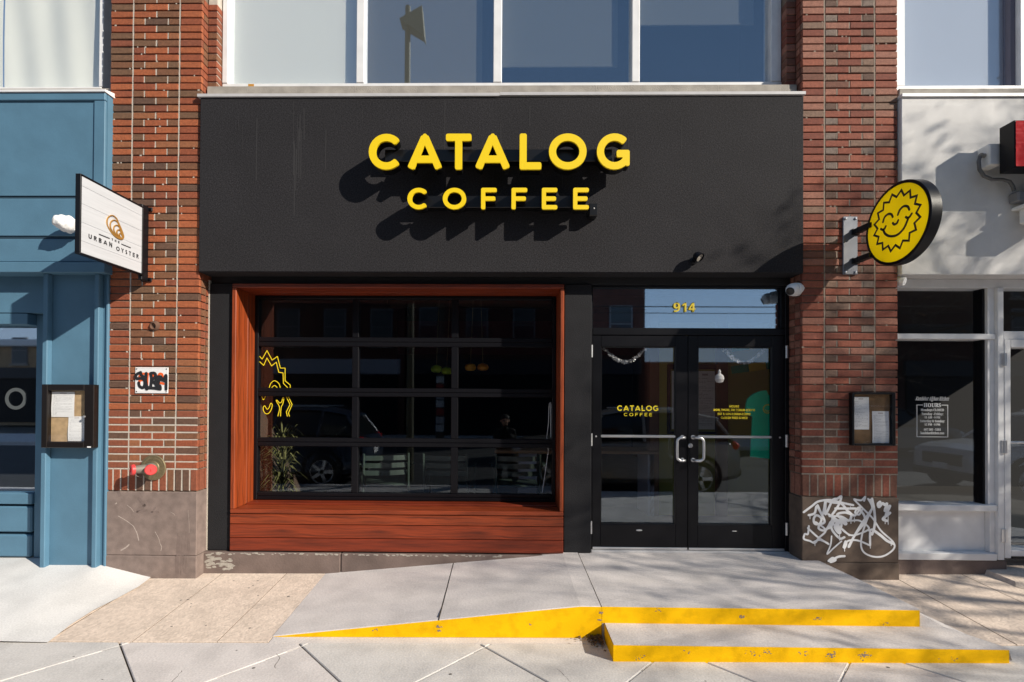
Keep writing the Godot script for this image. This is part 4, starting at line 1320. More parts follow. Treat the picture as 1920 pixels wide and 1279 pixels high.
	for q in [[1.69, 0.125, 18], [2.22, 0.12, 15], [1.1, 0.16, 5], [2.7, 0.09, 6]]: chip.call(q[0], q[1], front + 0.0036, 0.014, q[2])
	for q in [[1.62, 0.015, 9], [1.72, 0.02, 9], [2.33, 0.01, 40], [2.14, 0.012, 26], [1.95, 0.02, 10], [1.2, 0.03, 6], [2.9, 0.0, 7], [0.9, -0.02, 8]]: chip.call(q[0], q[1], 1.2192, 0.022, q[2])
	for q in [[-0.45, 0.03, 14], [-0.45, 0.0, 10], [0.70, 0.14, 20], [0.69, 0.09, 18], [-0.9, 0.0, 5], [0.2, 0.05, 6]]: chip.call(q[0], q[1], front + 0.0036, 0.008, q[2])
	put("paint_chips", sc, paint(lin(0.24, 0.19, 0.16), 0.95), t).set_meta("kind", "stuff")

# ---------------------------------------------------------------- signs
func signs() -> void:
	# raised lettering on the fascia
	var t := thing("raised_lettering", "big yellow raised letters reading CATALOG COFFEE on the black fascia", "shop sign")
	put("raceway", bx(-1.06, 0.95, 3.745, 3.852, 0.027, 0.122, 0.004), M.black_gloss, t)
	put("raceway", bx(-0.80, 0.70, 3.335, 3.440, 0.027, 0.122, 0.004), M.black_gloss, t)
	var rows := [[3.624, 0.311, 0.202, 0.26, [["C", -1.174, -0.889], ["A", -0.838, -0.538], ["T", -0.506, -0.285], ["A", -0.253, 0.049], ["L", 0.131, 0.319], ["O", 0.383, 0.707], ["G", 0.795, 1.076]]],
		[3.280, 0.186, 0.200, 0.40, [["C", -0.836, -0.654], ["O", -0.530, -0.328], ["F", -0.199, -0.064], ["F", 0.063, 0.199], ["E", 0.324, 0.458], ["E", 0.593, 0.728]]]]
	for row in rows:
		for c in row[4]:
			var g := glyph(c[0], row[2], row[3])
			var sx: float = (c[2] - c[1]) / (g[2] * row[1])
			var back := MB.new()
			back.xf = Transform3D(Basis.from_scale(Vector3(sx, 1, 1)), Vector3(c[1], row[0], 0))
			var face := MB.new()
			face.xf = back.xf
			var holes: Array = g[1].map(func(q): return fit(q, row[1], Vector2.ZERO))
			for o in g[0]:
				back.extrude(fit(o, row[1], Vector2.ZERO), holes, 0.123, 0.206)
				face.extrude(fit(o, row[1], Vector2.ZERO), holes, 0.2062, 0.225)
			var l := put("letter", back, M.black_gloss, t)
			put("letter_face", face, M.sign_yellow, l)
	# round blade sign
	var d := thing("round_blade_sign", "round yellow blade sign with a smiling jagged sun, on a steel bracket on brick", "sign")
	var drum := MB.new()
	var cc := Vector3(3.141, 3.072, 0.467)
	drum.lathe(cc, Vector3.RIGHT, [Vector2(0.300, 0.006), Vector2(0.302, 0.0), Vector2(0.320, 0.0), Vector2(0.325, 0.004), Vector2(0.325, 0.080), Vector2(0.320, 0.085), Vector2(0.302, 0.085), Vector2(0.300, 0.079)], 72)
	put("drum", drum, M.black_metal, d)
	var liner := MB.new()
	liner.lathe(cc, Vector3.RIGHT, [Vector2(0.300, 0.079), Vector2(0.300, 0.006)], 72)
	put("liner", liner, M.white_paint, d)
	# both faces are translucent acrylic: the sun behind shines through, plus an added glow
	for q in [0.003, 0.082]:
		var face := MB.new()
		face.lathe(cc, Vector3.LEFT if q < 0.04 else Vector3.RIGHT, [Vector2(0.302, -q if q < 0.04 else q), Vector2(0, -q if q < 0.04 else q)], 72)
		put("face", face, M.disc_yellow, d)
	# the print lies in the plane of the disc: drawing x runs to the street
	var art := MB.new()
	art.xf = Transform3D(Basis(Vector3(0, 0, 1), Vector3(0, 1, 0), Vector3(-1, 0, 0)), Vector3(3.1428, 3.072, 0.467))
	var R := 0.325
	var zig := []
	for k in 16:
		var a := TAU * (k + 0.42) / 16
		zig.append(Vector2(0, 0.06) * R + Vector2(cos(a), sin(a)) * 0.715 * R)
		a += TAU / 32
		zig.append(Vector2(0, 0.06) * R + Vector2(cos(a), sin(a)) * 0.588 * R)
	var o1 := PackedVector2Array(zig)
	var big := PackedVector2Array()
	for p in o1: big.push_back(p * 1000)
	var outer: PackedVector2Array
	var inner: PackedVector2Array
	for q in Geometry2D.offset_polygon(big, 8.5, Geometry2D.JOIN_MITER): outer = fit(q, 0.001, Vector2.ZERO)
	for q in Geometry2D.offset_polygon(big, -8.5, Geometry2D.JOIN_MITER): inner = fit(q, 0.001, Vector2.ZERO)
	var kk := outer.size()
	for k in kk:   # ring as quads: both outlines have one corner per corner
		pass
	art.extrude(outer, [inner], 0.0, 0.0008, false)
	var draw := func(pts: Array, w: float) -> void:
		var a := []
		for q in pts: a.append(Vector2(q[0], q[1]) * R)
		stroke(art, smooth(a), w, 0.0009, 0.0009)
	draw.call([[-0.409, 0.182], [-0.357, 0.285], [-0.252, 0.323], [-0.145, 0.285], [-0.098, 0.197]], 0.0185)
	draw.call([[0.058, 0.194], [0.117, 0.29], [0.228, 0.335], [0.345, 0.285], [0.394, 0.191]], 0.0185)
	draw.call([[-0.098, 0.049], [-0.06, 0.0], [-0.015, -0.01], [0.035, 0.005], [0.068, 0.055]], 0.0185)
	draw.call([[-0.40, -0.01], [-0.345, -0.13], [-0.218, -0.237], [-0.06, -0.29], [0.083, -0.285], [0.243, -0.194], [0.35, -0.03], [0.37, 0.0]], 0.0195)
	draw.call([[-0.48, 0.034], [-0.42, -0.01], [-0.36, -0.005], [-0.32, 0.046]], 0.0185)
	draw.call([[0.292, 0.052], [0.345, 0.01], [0.40, 0.015], [0.462, 0.068]], 0.0185)
	put("sun_print", art, M.print_black, d)
	var plate := bx(3.035, 3.163, 2.777, 3.297, 0.003, 0.020, 0.003)
	put("mounting_plate", plate, paint(lin(0.20, 0.21, 0.24), 0.35, 0.4), d)
	for q in [[3.055, 3.277], [3.143, 3.277], [3.055, 2.797], [3.143, 2.797]]:
		var b := MB.new()
		b.lathe(Vector3(q[0], q[1], 0.02), Vector3.BACK, [Vector2(0.011, 0), Vector2(0.011, 0.007), Vector2(0.006, 0.011), Vector2(0, 0.011)], 6)
		put("bolt", b, M.silver, d)
	for y in [3.155, 2.895]:
		var a := bx(3.115, 3.165, y - 0.022, y + 0.022, 0.0205, 0.21, 0.004)
		a.box(3.105, 3.175, y - 0.027, y + 0.027, 0.0205, 0.034, 0.003)
		a.box(3.112, 3.168, y - 0.026, y + 0.026, 0.075, 0.083, 0.002)
		put("arm", a, M.black_metal, d)
	# white square blade sign
	var s := thing("square_blade_sign", "square white plank blade sign reading THE URBAN OYSTER in a black frame", "sign")
	put("post", bx(-3.278, -3.242, 2.700, 3.378, 0.016, 0.096, 0.004), M.black_metal, s)
	for y in [[2.700, 2.735], [3.345, 3.380]]:
		var m := bx(-3.315, -3.215, y[0], y[1], 0.004, 0.015, 0.002)
		m.lathe(Vector3(-3.23, (y[0] + y[1]) / 2, 0.015), Vector3.BACK, [Vector2(0.009, 0), Vector2(0.009, 0.006), Vector2(0, 0.007)], 6)
		m.lathe(Vector3(-3.30, (y[0] + y[1]) / 2, 0.015), Vector3.BACK, [Vector2(0.009, 0), Vector2(0.009, 0.006), Vector2(0, 0.007)], 6)
		put("foot", m, M.black_metal, s)
	for q in [[3.338, 3.350, 0.097, 0.750], [2.737, 2.749, 0.097, 0.750], [2.7495, 3.3375, 0.738, 0.750], [2.7495, 3.3375, 0.097, 0.112]]:
		put("frame", bx(-3.268, -3.226, q[0], q[1], q[2], q[3], 0.002), M.black_metal, s)
	var ys := [2.7495, 2.842, 2.985, 3.128, 3.263, 3.3375]
	for i in 5: put("plank", bx(-3.258, -3.2325, ys[i] + 0.0007, ys[i + 1] - 0.0007, 0.1125, 0.7375, 0.001), M.wood_pale, s)
	var xf := Transform3D(Basis(Vector3(0, 0, -1), Vector3(0, 1, 0), Vector3(1, 0, 0)), Vector3(-3.2322, 0, 0.71))
	var ink := MB.new()
	ink.xf = xf
	line_mesh(ink, "URBAN", 0.037, 0.22, 0.52, 0.156, 2.880, 0, 0.0008, 0.228)
	line_mesh(ink, "OYSTER", 0.037, 0.22, 0.52, 0.436, 2.868, 0, 0.0008, 0.248)
	line_mesh(ink, "THE", 0.020, 0.26, 0.9, 0.305, 2.935, 0, 0.0008, 0.082)
	ink.box(0.138, 0.244, 2.940, 2.949, 0, 0.0012)
	ink.box(0.366, 0.469, 2.933, 2.942, 0, 0.0012)
	put("sign_lettering", ink, M.print_black, s)
	var shell := MB.new()
	shell.xf = xf
	var i_ := 0
	for f in [1.0, 0.80, 0.58, 0.38, 0.22]:
		var base := [[0.262, 3.143], [0.226, 3.115], [0.210, 3.078], [0.219, 3.037], [0.266, 2.993], [0.314, 2.975], [0.363, 2.978], [0.384, 3.006], [0.362, 3.056], [0.327, 3.105], [0.302, 3.136]]
		var pts := []
		for p in base: pts.append(Vector2(lerpf(0.372, p[0], f), lerpf(2.990, p[1], f)))
		stroke(shell, smooth(pts, true, 5), 0.0065, 0.0085 + i_ * 0.0002, 0.008)
		i_ += 1
	put("shell_emblem", shell, M.gold, s)
	# small plaque with scribble
	var p := thing("scribbled_plaque", "small white plaque with orange letters scrawled over in black, screwed to brick", "plaque")
	put("plate", bx(-3.358, -3.054, 1.680, 1.917, 0.003, 0.009, 0.002), M.white_paint, p)
	var rim := MB.new()
	for q in [[-3.345, -3.067, 1.9035, 1.905], [-3.345, -3.067, 1.692, 1.6935], [-3.345, -3.3435, 1.6935, 1.9035], [-3.0685, -3.067, 1.6935, 1.9035]]: rim.box(q[0], q[1], q[2], q[3], 0.009, 0.0096)
	put("border_line", rim, M.flashing, p)
	for q in [[-3.343, 1.902], [-3.069, 1.902], [-3.343, 1.695], [-3.069, 1.695]]:
		var b := MB.new()
		b.lathe(Vector3(q[0], q[1], 0.0096), Vector3.BACK, [Vector2(0.005, 0), Vector2(0.005, 0.003), Vector2(0, 0.004)], 10)
		put("screw", b, M.black_metal, p)
	var at := func(a: Array) -> Array: return a.map(func(q): return Vector2(-3.358 + (q[0] - 215.0) * 0.000310, 1.917 - (q[1] - 295.0) * 0.000298))
	var org := MB.new()
	for l in [[[350, 590], [345, 880]], [[345, 570], [420, 500], [500, 490]], [[350, 700], [430, 690]], [[590, 490], [580, 840]], [[740, 490], [750, 600]], [[900, 560], [950, 490], [1020, 510], [1030, 600]], [[880, 760], [1010, 780], [1060, 800]]]: stroke(org, smooth(at.call(l)), 0.020, 0.0110, 0.0012)
	put("orange_letters", org, M.orange, p)
	var blk := MB.new()
	var zz := 0.0125
	for l in [[[390, 460], [300, 490], [240, 560], [270, 640], [330, 640], [420, 640], [500, 700], [510, 830], [460, 920], [390, 900], [350, 860], [330, 770]], [[380, 450], [400, 520], [460, 580], [540, 600], [550, 480], [540, 700], [570, 860], [580, 960], [560, 930], [700, 900]], [[680, 480], [710, 640], [690, 900]], [[680, 480], [780, 470], [830, 520], [810, 600], [730, 700], [830, 800], [960, 960]], [[870, 640], [900, 580], [1000, 600], [940, 700], [900, 800], [850, 640], [950, 640], [1060, 640]], [[590, 930], [760, 930], [980, 960]], [[840, 700], [860, 860], [960, 860], [980, 940]], [[1030, 680], [1090, 640], [1140, 540], [1150, 700], [1150, 960]], [[1080, 700], [1140, 720]]]:
		zz += 0.0002
		stroke(blk, smooth(at.call(l)), 0.026, zz, 0.0012)
	put("black_scrawl", blk, M.print_black, p)

# ---------------------------------------------------------------- fittings on the walls
func menu_box(called: String, label: String, x0: float, x1: float, y0: float, y1: float, z0: float, z1: float, fr: Array, frame: Material, cork: Material, papers: Array) -> Node3D:
	var t := thing(called, label, "menu case", "glazed menu cases on the walls")
	put("case", bx(x0 + 0.002, x1 - 0.002, y0 + 0.002, y1 - 0.002, z0, z0 + 0.010), frame, t)
	put("frame", bx(x0, x0 + fr[0], y0, y1, z0 + 0.0105, z1, 0.005), frame, t)
	put("frame", bx(x1 - fr[1], x1, y0, y1, z0 + 0.0105, z1, 0.005), frame, t)
	put("frame", bx(x0 + fr[0] + 0.0003, x1 - fr[1] - 0.0003, y0, y0 + fr[2], z0 + 0.0105, z1, 0.005), frame, t)
	put("frame", bx(x0 + fr[0] + 0.0003, x1 - fr[1] - 0.0003, y1 - fr[2], y1, z0 + 0.0105, z1, 0.005), frame, t)
	put("cork_board", bx(x0 + fr[0], x1 - fr[1], y0 + fr[2], y1 - fr[2], z0 + 0.0105, z0 + 0.014), cork, t)
	for q in papers:
		var s := put("menu_sheet", sheet(q[2] - q[0], q[3] - q[1]), menu_print(int(q[0] * 1000)), t)
		s.position = Vector3(q[0], q[1], z0 + 0.0185)
	put("glass", bx(x0 + fr[0] - 0.002, x1 - fr[1] + 0.002, y0 + fr[2] - 0.002, y1 - fr[2] + 0.002, z1 - 0.012, z1 - 0.009), M.pane, t)
	return t

func sheet(w: float, h: float) -> MB:
	var m := MB.new()
	var n := 8
	for i in n:
		var a := float(i) / n
		var b := float(i + 1) / n
		var za := 0.002 + 0.003 * sin(a * 5.0)
		var zb := 0.002 + 0.003 * sin(b * 5.0)
		var k := [Vector3(0, h * a, za), Vector3(w, h * a, za * 0.6), Vector3(w, h * b, zb * 0.6), Vector3(0, h * b, zb)]
		var nn := (Vector3(w, 0, 0)).cross(k[3] - k[0]).normalized()
		m.vert(k[0], nn, Vector2(0, 1 - a)); m.vert(k[2], nn, Vector2(1, 1 - b)); m.vert(k[1], nn, Vector2(1, 1 - a))
		m.vert(k[0], nn, Vector2(0, 1 - a)); m.vert(k[3], nn, Vector2(0, 1 - b)); m.vert(k[2], nn, Vector2(1, 1 - b))
	return m

# a page of small print that nobody could read from here
func menu_print(s: int) -> StandardMaterial3D:
	var r := RandomNumberGenerator.new()
	r.seed = s
	var im := Image.create(96, 128, false, Image.FORMAT_RGB8)
	im.fill(lin(0.80, 0.80, 0.80))
	im.fill_rect(Rect2i(34, 6, 28, 4), lin(0.45, 0.40, 0.40))
	var y := 16
	while y < 120:
		var x := 8
		while x < 86:
			var w := r.randi_range(2, 9)
			var g := r.randf_range(0.25, 0.55)
			im.fill_rect(Rect2i(x, y, mini(w, 88 - x), 1), lin(g, g, g * 1.03))
			x += w + r.randi_range(1, 4)
			if r.randf() < 0.10: break
		y += 5 if r.randf() < 0.15 else 3
	var m := paint(Color.WHITE, 0.85)
	m.albedo_texture = ImageTexture.create_from_image(im)
	return m

func fittings() -> void:
	var t := menu_box("menu_case", "deep brown-black menu case with two white sheets on the blue pilaster", -4.128, -3.652, 1.187, 1.755, 0.0535, 0.108, [0.055, 0.088, 0.055], paint(lin(0.010, 0.007, 0.006), 0.3), M.cork, [[-4.066, 1.462, -3.858, 1.690], [-3.912, 1.246, -3.762, 1.468]])
	var k := MB.new()
	k.cyl(Vector3(-3.735, 1.468, 0.108), Vector3(-3.735, 1.468, 0.116), 0.010, 12)
	put("lock", k, M.silver, t)
	put("maker_tag", bx(-3.706, -3.674, 1.192, 1.203, 0.108, 0.110), M.white_paint, t)
	t = menu_box("menu_case", "slim black menu case on the dark red brick pier, two sheets on brown cork", 3.096, 3.474, 1.250, 1.722, 0.0025, 0.052, [0.017, 0.028, 0.018], M.black_gloss, M.cork_dark, [[3.118, 1.392, 3.260, 1.682], [3.288, 1.272, 3.436, 1.556]])
	# fire hose connection
	var h := thing("fire_hose_connection", "brass fire hose connection with two red caps on the orange brick pier", "hose connection")
	var c := Vector3(-3.181, 1.003, 0.004)
	var fl := MB.new()
	fl.lathe(c, Vector3.BACK, [Vector2(0.115, 0), Vector2(0.115, 0.008), Vector2(0.110, 0.012), Vector2(0.062, 0.014), Vector2(0.058, 0.020), Vector2(0.044, 0.026), Vector2(0, 0.026)], 44)
	for k2 in 18:
		var a := deg_to_rad(20.0 + 140.0 * k2 / 17.0)
		if k2 == 8: continue
		var q := c + Vector3(cos(a) * 0.088, sin(a) * 0.088, 0.013)
		fl.ball(q, Vector3(0.004, 0.008, 0.002), 6, 4)
	put("flange", fl, M.brass, h)
	var steel := paint(lin(0.19, 0.175, 0.15), 0.65, 0.3)
	var body := MB.new()
	body.tube([c + Vector3(0, 0, 0.02), c + Vector3(0, 0, 0.06), c + Vector3(-0.004, 0, 0.085)], [0.046, 0.046, 0.042], 18)
	body.tube([c + Vector3(0, 0, 0.055), c + Vector3(-0.045, 0.0, 0.105), c + Vector3(-0.072, 0.0, 0.135)], [0.040, 0.038, 0.034], 18)
	body.tube([c + Vector3(0, 0, 0.055), c + Vector3(0.045, 0.0, 0.105), c + Vector3(0.060, 0.0, 0.122)], [0.040, 0.038, 0.034], 18)
	put("siamese_body", body, steel, h)
	for s in [-1.0, 1.0]:
		var cap := MB.new()
		var dir := Vector3(s * 0.66, 0, 0.75).normalized()
		var p0 := c + (Vector3(-0.072, 0, 0.135) if s < 0 else Vector3(0.060, 0, 0.122))
		cap.lathe(p0, dir, [Vector2(0.034, -0.004), Vector2(0.046, 0.0), Vector2(0.047, 0.022), Vector2(0.040, 0.029), Vector2(0, 0.029)], 26)
		cap.cyl(p0 + dir * 0.01 + Vector3(0, 0.038, 0), p0 + dir * 0.01 + Vector3(0, 0.048, 0), 0.007, 8)
		cap.cyl(p0 + dir * 0.01 - Vector3(0, 0.038, 0), p0 + dir * 0.01 - Vector3(0, 0.048, 0), 0.007, 8)
		cap.tube([p0 + dir * 0.028 - Vector3(0, 0.016, 0), p0 + dir * 0.033, p0 + dir * 0.028 + Vector3(0, 0.016, 0)], 0.005, 6)
		put("cap", cap, M.cap_red, h)
	var chain := MB.new()
	chain.tube([c + Vector3(-0.03, -0.03, 0.08), c + Vector3(-0.045, -0.075, 0.09), c + Vector3(-0.06, -0.06, 0.12), c + Vector3(-0.075, -0.036, 0.14)], 0.003, 6)
	put("chain", chain, steel, h)
	# broken pipe stub higher up
	var b := thing("pipe_stub", "rusty brown broken stub in the orange brickwork above the plaque", "pipe stub")
	var st := MB.new()
	st.lathe(Vector3(-3.186, 2.297, -0.01), Vector3(-0.1, -0.1, 1), [Vector2(0.048, 0), Vector2(0.045, 0.02), Vector2(0.030, 0.035), Vector2(0.022, 0.022), Vector2(0, 0.018)], 14)
	put("stub", st, M.brick[0][6], b)
	# wrapped lamp on the blue fascia
	var w := thing("wrapped_lamp", "floodlight wrapped in a white plastic bag jutting from the blue fascia", "lamp")
	var bag := MB.new()
	var n1 := noise(12, 3.0, 2)
	var axis := Vector3(-0.115, 0.030, 0.075)
	var start := Vector3(-3.80, 3.155, 0.135)
	var rings := 14
	var seg := 18
	var u := axis.normalized()
	var e1 := u.cross(Vector3.UP).normalized()
	var e2 := e1.cross(u)
	var rad := [0.0, 0.050, 0.064, 0.070, 0.072, 0.072, 0.071, 0.070, 0.068, 0.065, 0.060, 0.052, 0.046, 0.044, 0.0]
	var pt := func(i: int, j: int) -> Vector3:
		var p := start + axis * (1.22 * i / float(rings)) + Vector3(0, 0.0, 0)
		var a := TAU * (j % seg) / seg
		var r: float = rad[i] * (1.0 + 0.16 * n1.get_noise_3d(i * 0.11, cos(a) * 0.5, sin(a) * 0.5) + 0.05 * sin(a * 5 + i))
		return p + (e1 * cos(a) + e2 * sin(a)) * r
	for i in rings:
		for j in seg:
			var q0: Vector3 = pt.call(i, j)
			var q1: Vector3 = pt.call(i, j + 1)
			var q2: Vector3 = pt.call(i + 1, j + 1)
			var q3: Vector3 = pt.call(i + 1, j)
			var nx := func(ii: int, jj: int) -> Vector3:
				var d1: Vector3 = pt.call(mini(ii + 1, rings), jj) - pt.call(maxi(ii - 1, 0), jj)
				var d2: Vector3 = pt.call(ii, jj + 1) - pt.call(ii, jj + seg - 1)
				var k3 := d2.cross(d1)
				return k3.normalized() if k3.length() > 1e-9 else u
			bag.qn(q0, q1, q2, q3, nx.call(i, j), nx.call(i, j + 1), nx.call(i + 1, j + 1), nx.call(i + 1, j))
	put("plastic_bag", bag, paint(lin(0.82, 0.82, 0.82), 0.45), w)
	var base := MB.new()
	base.cyl(Vector3(-3.80, 3.155, 0.073), Vector3(-3.80, 3.155, 0.15), 0.035, 16)
	put("base", base, M.white_paint, w)
	# cameras
	var cam := thing("security_camera", "white turret security camera under the black fascia by the double doors", "camera")
	var ca := MB.new()
	var dir := Vector3(-0.86, -0.12, 0.5).normalized()
	var p1 := Vector3(2.66, 2.655, -0.045)
	ca.lathe(p1, dir, [Vector2(0, -0.03), Vector2(0.056, -0.03), Vector2(0.060, -0.01), Vector2(0.060, 0.035), Vector2(0.052, 0.042)], 26)
	ca.ball(p1 + dir * 0.065, Vector3(0.056, 0.056, 0.056), 24, 16)
	put("housing", ca, M.white_paint, cam)
	var lens := MB.new()
	var ld := Vector3(-0.75, -0.45, 0.5).normalized()
	lens.lathe(p1 + dir * 0.065 + ld * 0.046, ld, [Vector2(0.036, 0), Vector2(0.033, 0.008), Vector2(0.026, 0.010), Vector2(0, 0.012)], 22)
	put("lens", lens, M.black_gloss, cam)
	put("bracket", bx(2.655, 2.70, 2.62, 2.70, -0.11, -0.05, 0.008), M.white_paint, cam)
	var cam2 := thing("security_camera", "small white dome camera tucked under the white fascia beside the brick pier", "camera")
	var cb := MB.new()
	cb.lathe(Vector3(3.575, 2.735, -0.04), Vector3(0.4, -0.25, 0.6), [Vector2(0, -0.05), Vector2(0.036, -0.05), Vector2(0.042, 0.02), Vector2(0.036, 0.045), Vector2(0, 0.05)], 20)
	put("housing", cb, M.white_paint, cam2)
	# little spotlight at the foot of the fascia
	var sp := thing("spotlight", "small black spotlight on a stalk at the bottom of the black fascia", "spotlight")
	var s1 := MB.new()
	s1.lathe(Vector3(1.700, 2.893, 0.025), Vector3.BACK, [Vector2(0.034, 0), Vector2(0.034, 0.01), Vector2(0.02, 0.018), Vector2(0, 0.018)], 18)
	s1.tube([Vector3(1.700, 2.893, 0.04), Vector3(1.70, 2.895, 0.075), Vector3(1.715, 2.905, 0.095)], 0.011, 8)
	put("stalk", s1, M.black_metal, sp)
	var s2 := MB.new()
	var sd := Vector3(0.45, -0.62, 0.55).normalized()
	s2.lathe(Vector3(1.706, 2.925, 0.082), sd, [Vector2(0, -0.018), Vector2(0.028, -0.016), Vector2(0.040, 0.0), Vector2(0.045, 0.045), Vector2(0.040, 0.047), Vector2(0.036, 0.034), Vector2(0.0, 0.034)], 24)
	put("head", s2, M.black_metal, sp)
	var s3 := MB.new()
	s3.lathe(Vector3(1.706, 2.925, 0.082), sd, [Vector2(0.0355, 0.0345), Vector2(0, 0.037)], 20)
	put("lens", s3, paint(lin(0.40, 0.37, 0.33), 0.2), sp)
	# black junction box by the last letter
	var j := thing("junction_box", "black junction box on the fascia beside the last yellow E", "junction box")
	put("box", bx(0.748, 0.822, 3.262, 3.372, 0.026, 0.125, 0.006), M.black_gloss, j)
	put("cover", bx(0.752, 0.818, 3.266, 3.368, 0.1255, 0.130, 0.002), M.black_gloss, j)
	var kn := MB.new()
	kn.ball(Vector3(0.79, 3.325, 0.131), Vector3(0.006, 0.008, 0.004), 10, 6)
	put("catch", kn, M.flashing, j)
	# red box sign with its conduit
	var r := thing("red_box_sign", "red-faced black box sign bolted to the white stucco wall", "sign")
	put("box", bx(4.265, 5.40, 3.607, 4.005, 0.165, 0.290, 0.004), M.black_metal, r)
	var rf := MB.new()
	var nz := noise(31, 1.0, 3)
	for i in 50:
		for jj in 24:
			var f := func(a: int, bb: int) -> Vector3:
				var x := lerpf(4.273, 5.392, a / 50.0)
				var y := lerpf(3.615, 3.997, bb / 24.0)
				return Vector3(x, y, 0.294 + 0.0035 * nz.get_noise_2d(x * 9.0, y * 22.0))
			rf.quad(f.call(i, jj), f.call(i + 1, jj), f.call(i + 1, jj + 1), f.call(i, jj + 1))
	put("face", rf, M.red, r)
	for x in [4.55, 5.2]: put("standoff", bx(x, x + 0.05, 3.7, 3.9, 0.031, 0.159, 0.004), M.black_metal, r)
	put("support_leg", bx(4.62, 4.67, 3.30, 3.606, 0.20, 0.24, 0.003), M.black_metal, r)
	var q1_ := thing("junction_box", "open pale grey junction box behind the red sign, a grey conduit looping from it", "junction box")
	put("box", bx(4.205, 4.305, 3.70, 3.885, 0.031, 0.14, 0.006), M.white_paint, q1_)
	put("cover", bx(4.208, 4.302, 3.703, 3.882, 0.1405, 0.146, 0.003), M.white_paint, q1_)
	var kn2 := MB.new()
	kn2.cyl(Vector3(4.213, 3.80, 0.10), Vector3(4.163, 3.80, 0.10), 0.018, 12)
	kn2.cyl(Vector3(4.178, 3.80, 0.10), Vector3(4.170, 3.80, 0.10), 0.024, 8)
	put("connector", kn2, paint(lin(0.22, 0.21, 0.20), 0.5), q1_)
	var cd := MB.new()
	cd.tube([Vector3(4.166, 3.795, 0.10), Vector3(4.154, 3.75, 0.10), Vector3(4.160, 3.68, 0.10), Vector3(4.198, 3.622, 0.10), Vector3(4.268, 3.592, 0.10), Vector3(4.358, 3.590, 0.10), Vector3(4.418, 3.575, 0.10), Vector3(4.448, 3.53, 0.10), Vector3(4.458, 3.49, 0.10)], 0.014, 10)
	put("conduit", cd, paint(lin(0.11, 0.11, 0.115), 0.5), q1_)
	var q2_ := thing("junction_box", "dark grey conduit box on white stucco below the red sign", "junction box")
	put("box", bx(4.475, 4.72, 3.395, 3.488, 0.031, 0.12, 0.012), paint(lin(0.20, 0.20, 0.215), 0.45), q2_)
	put("switch", bx(4.555, 4.60, 3.462, 3.470, 0.1205, 0.128), M.black_metal, q2_)
	var q3_ := thing("floodlight", "cream floodlight on white stucco under the dark grey conduit box", "floodlight")
	put("body", bx(4.535, 4.80, 3.205, 3.345, 0.06, 0.30, 0.012), M.white_paint, q3_)
	put("bracket", bx(4.50, 4.60, 3.335, 3.365, 0.031, 0.20, 0.006), M.white_paint, q3_)
	# dry leaves blown into the corner of the step
	var lf := MB.new()
	for k4 in 190:
		var lx := 0.715 - absf(rng.randfn(0, 0.06)) - 0.01
		var lz := front_z() + 0.006 + absf(rng.randfn(0, 0.05))
		var s5 := rng.randf_range(0.006, 0.017)
		var bs := Basis.from_euler(Vector3(rng.randf_range(-0.7, 0.7), rng.randf() * TAU, rng.randf_range(-0.7, 0.7)))
		lf.xf = Transform3D(bs, Vector3(lx, gy(lx, lz) + 0.006 + rng.randf() * 0.022, lz))
		lf.quad(Vector3(-s5, 0, 0), Vector3(0, 0.002, s5 * 0.45), Vector3(s5, 0, 0), Vector3(0, 0.002, -s5 * 0.45))
	var ll := put("dry_leaves", lf, paint(lin(0.13, 0.075, 0.035), 0.9))
	tag(ll, "little drift of dry brown leaves and litter in the corner beside the yellow step", "leaves")
	ll.set_meta("kind", "stuff")
	var gum := MB.new()
	for k5 in 60:
		var gx := rng.randf_range(-3.1, 3.0)
		var gz := rng.randf_range(0.05, 1.6)
		if gx > -1.65 and gz < 1.26: continue
		var gr := rng.randf_range(0.006, 0.014)
		gum.ball(Vector3(gx, gy(gx, gz) + 0.0005, gz), Vector3(gr, 0.0012, gr * 0.8), 9, 4)
	var gg := put("gum_spots", gum, paint(lin(0.13, 0.12, 0.11), 0.9))
	tag(gg, "dark trodden gum spots scattered over the pavement", "gum spots")
	gg.set_meta("kind", "stuff")

func front_z() -> float:
	return 0.93

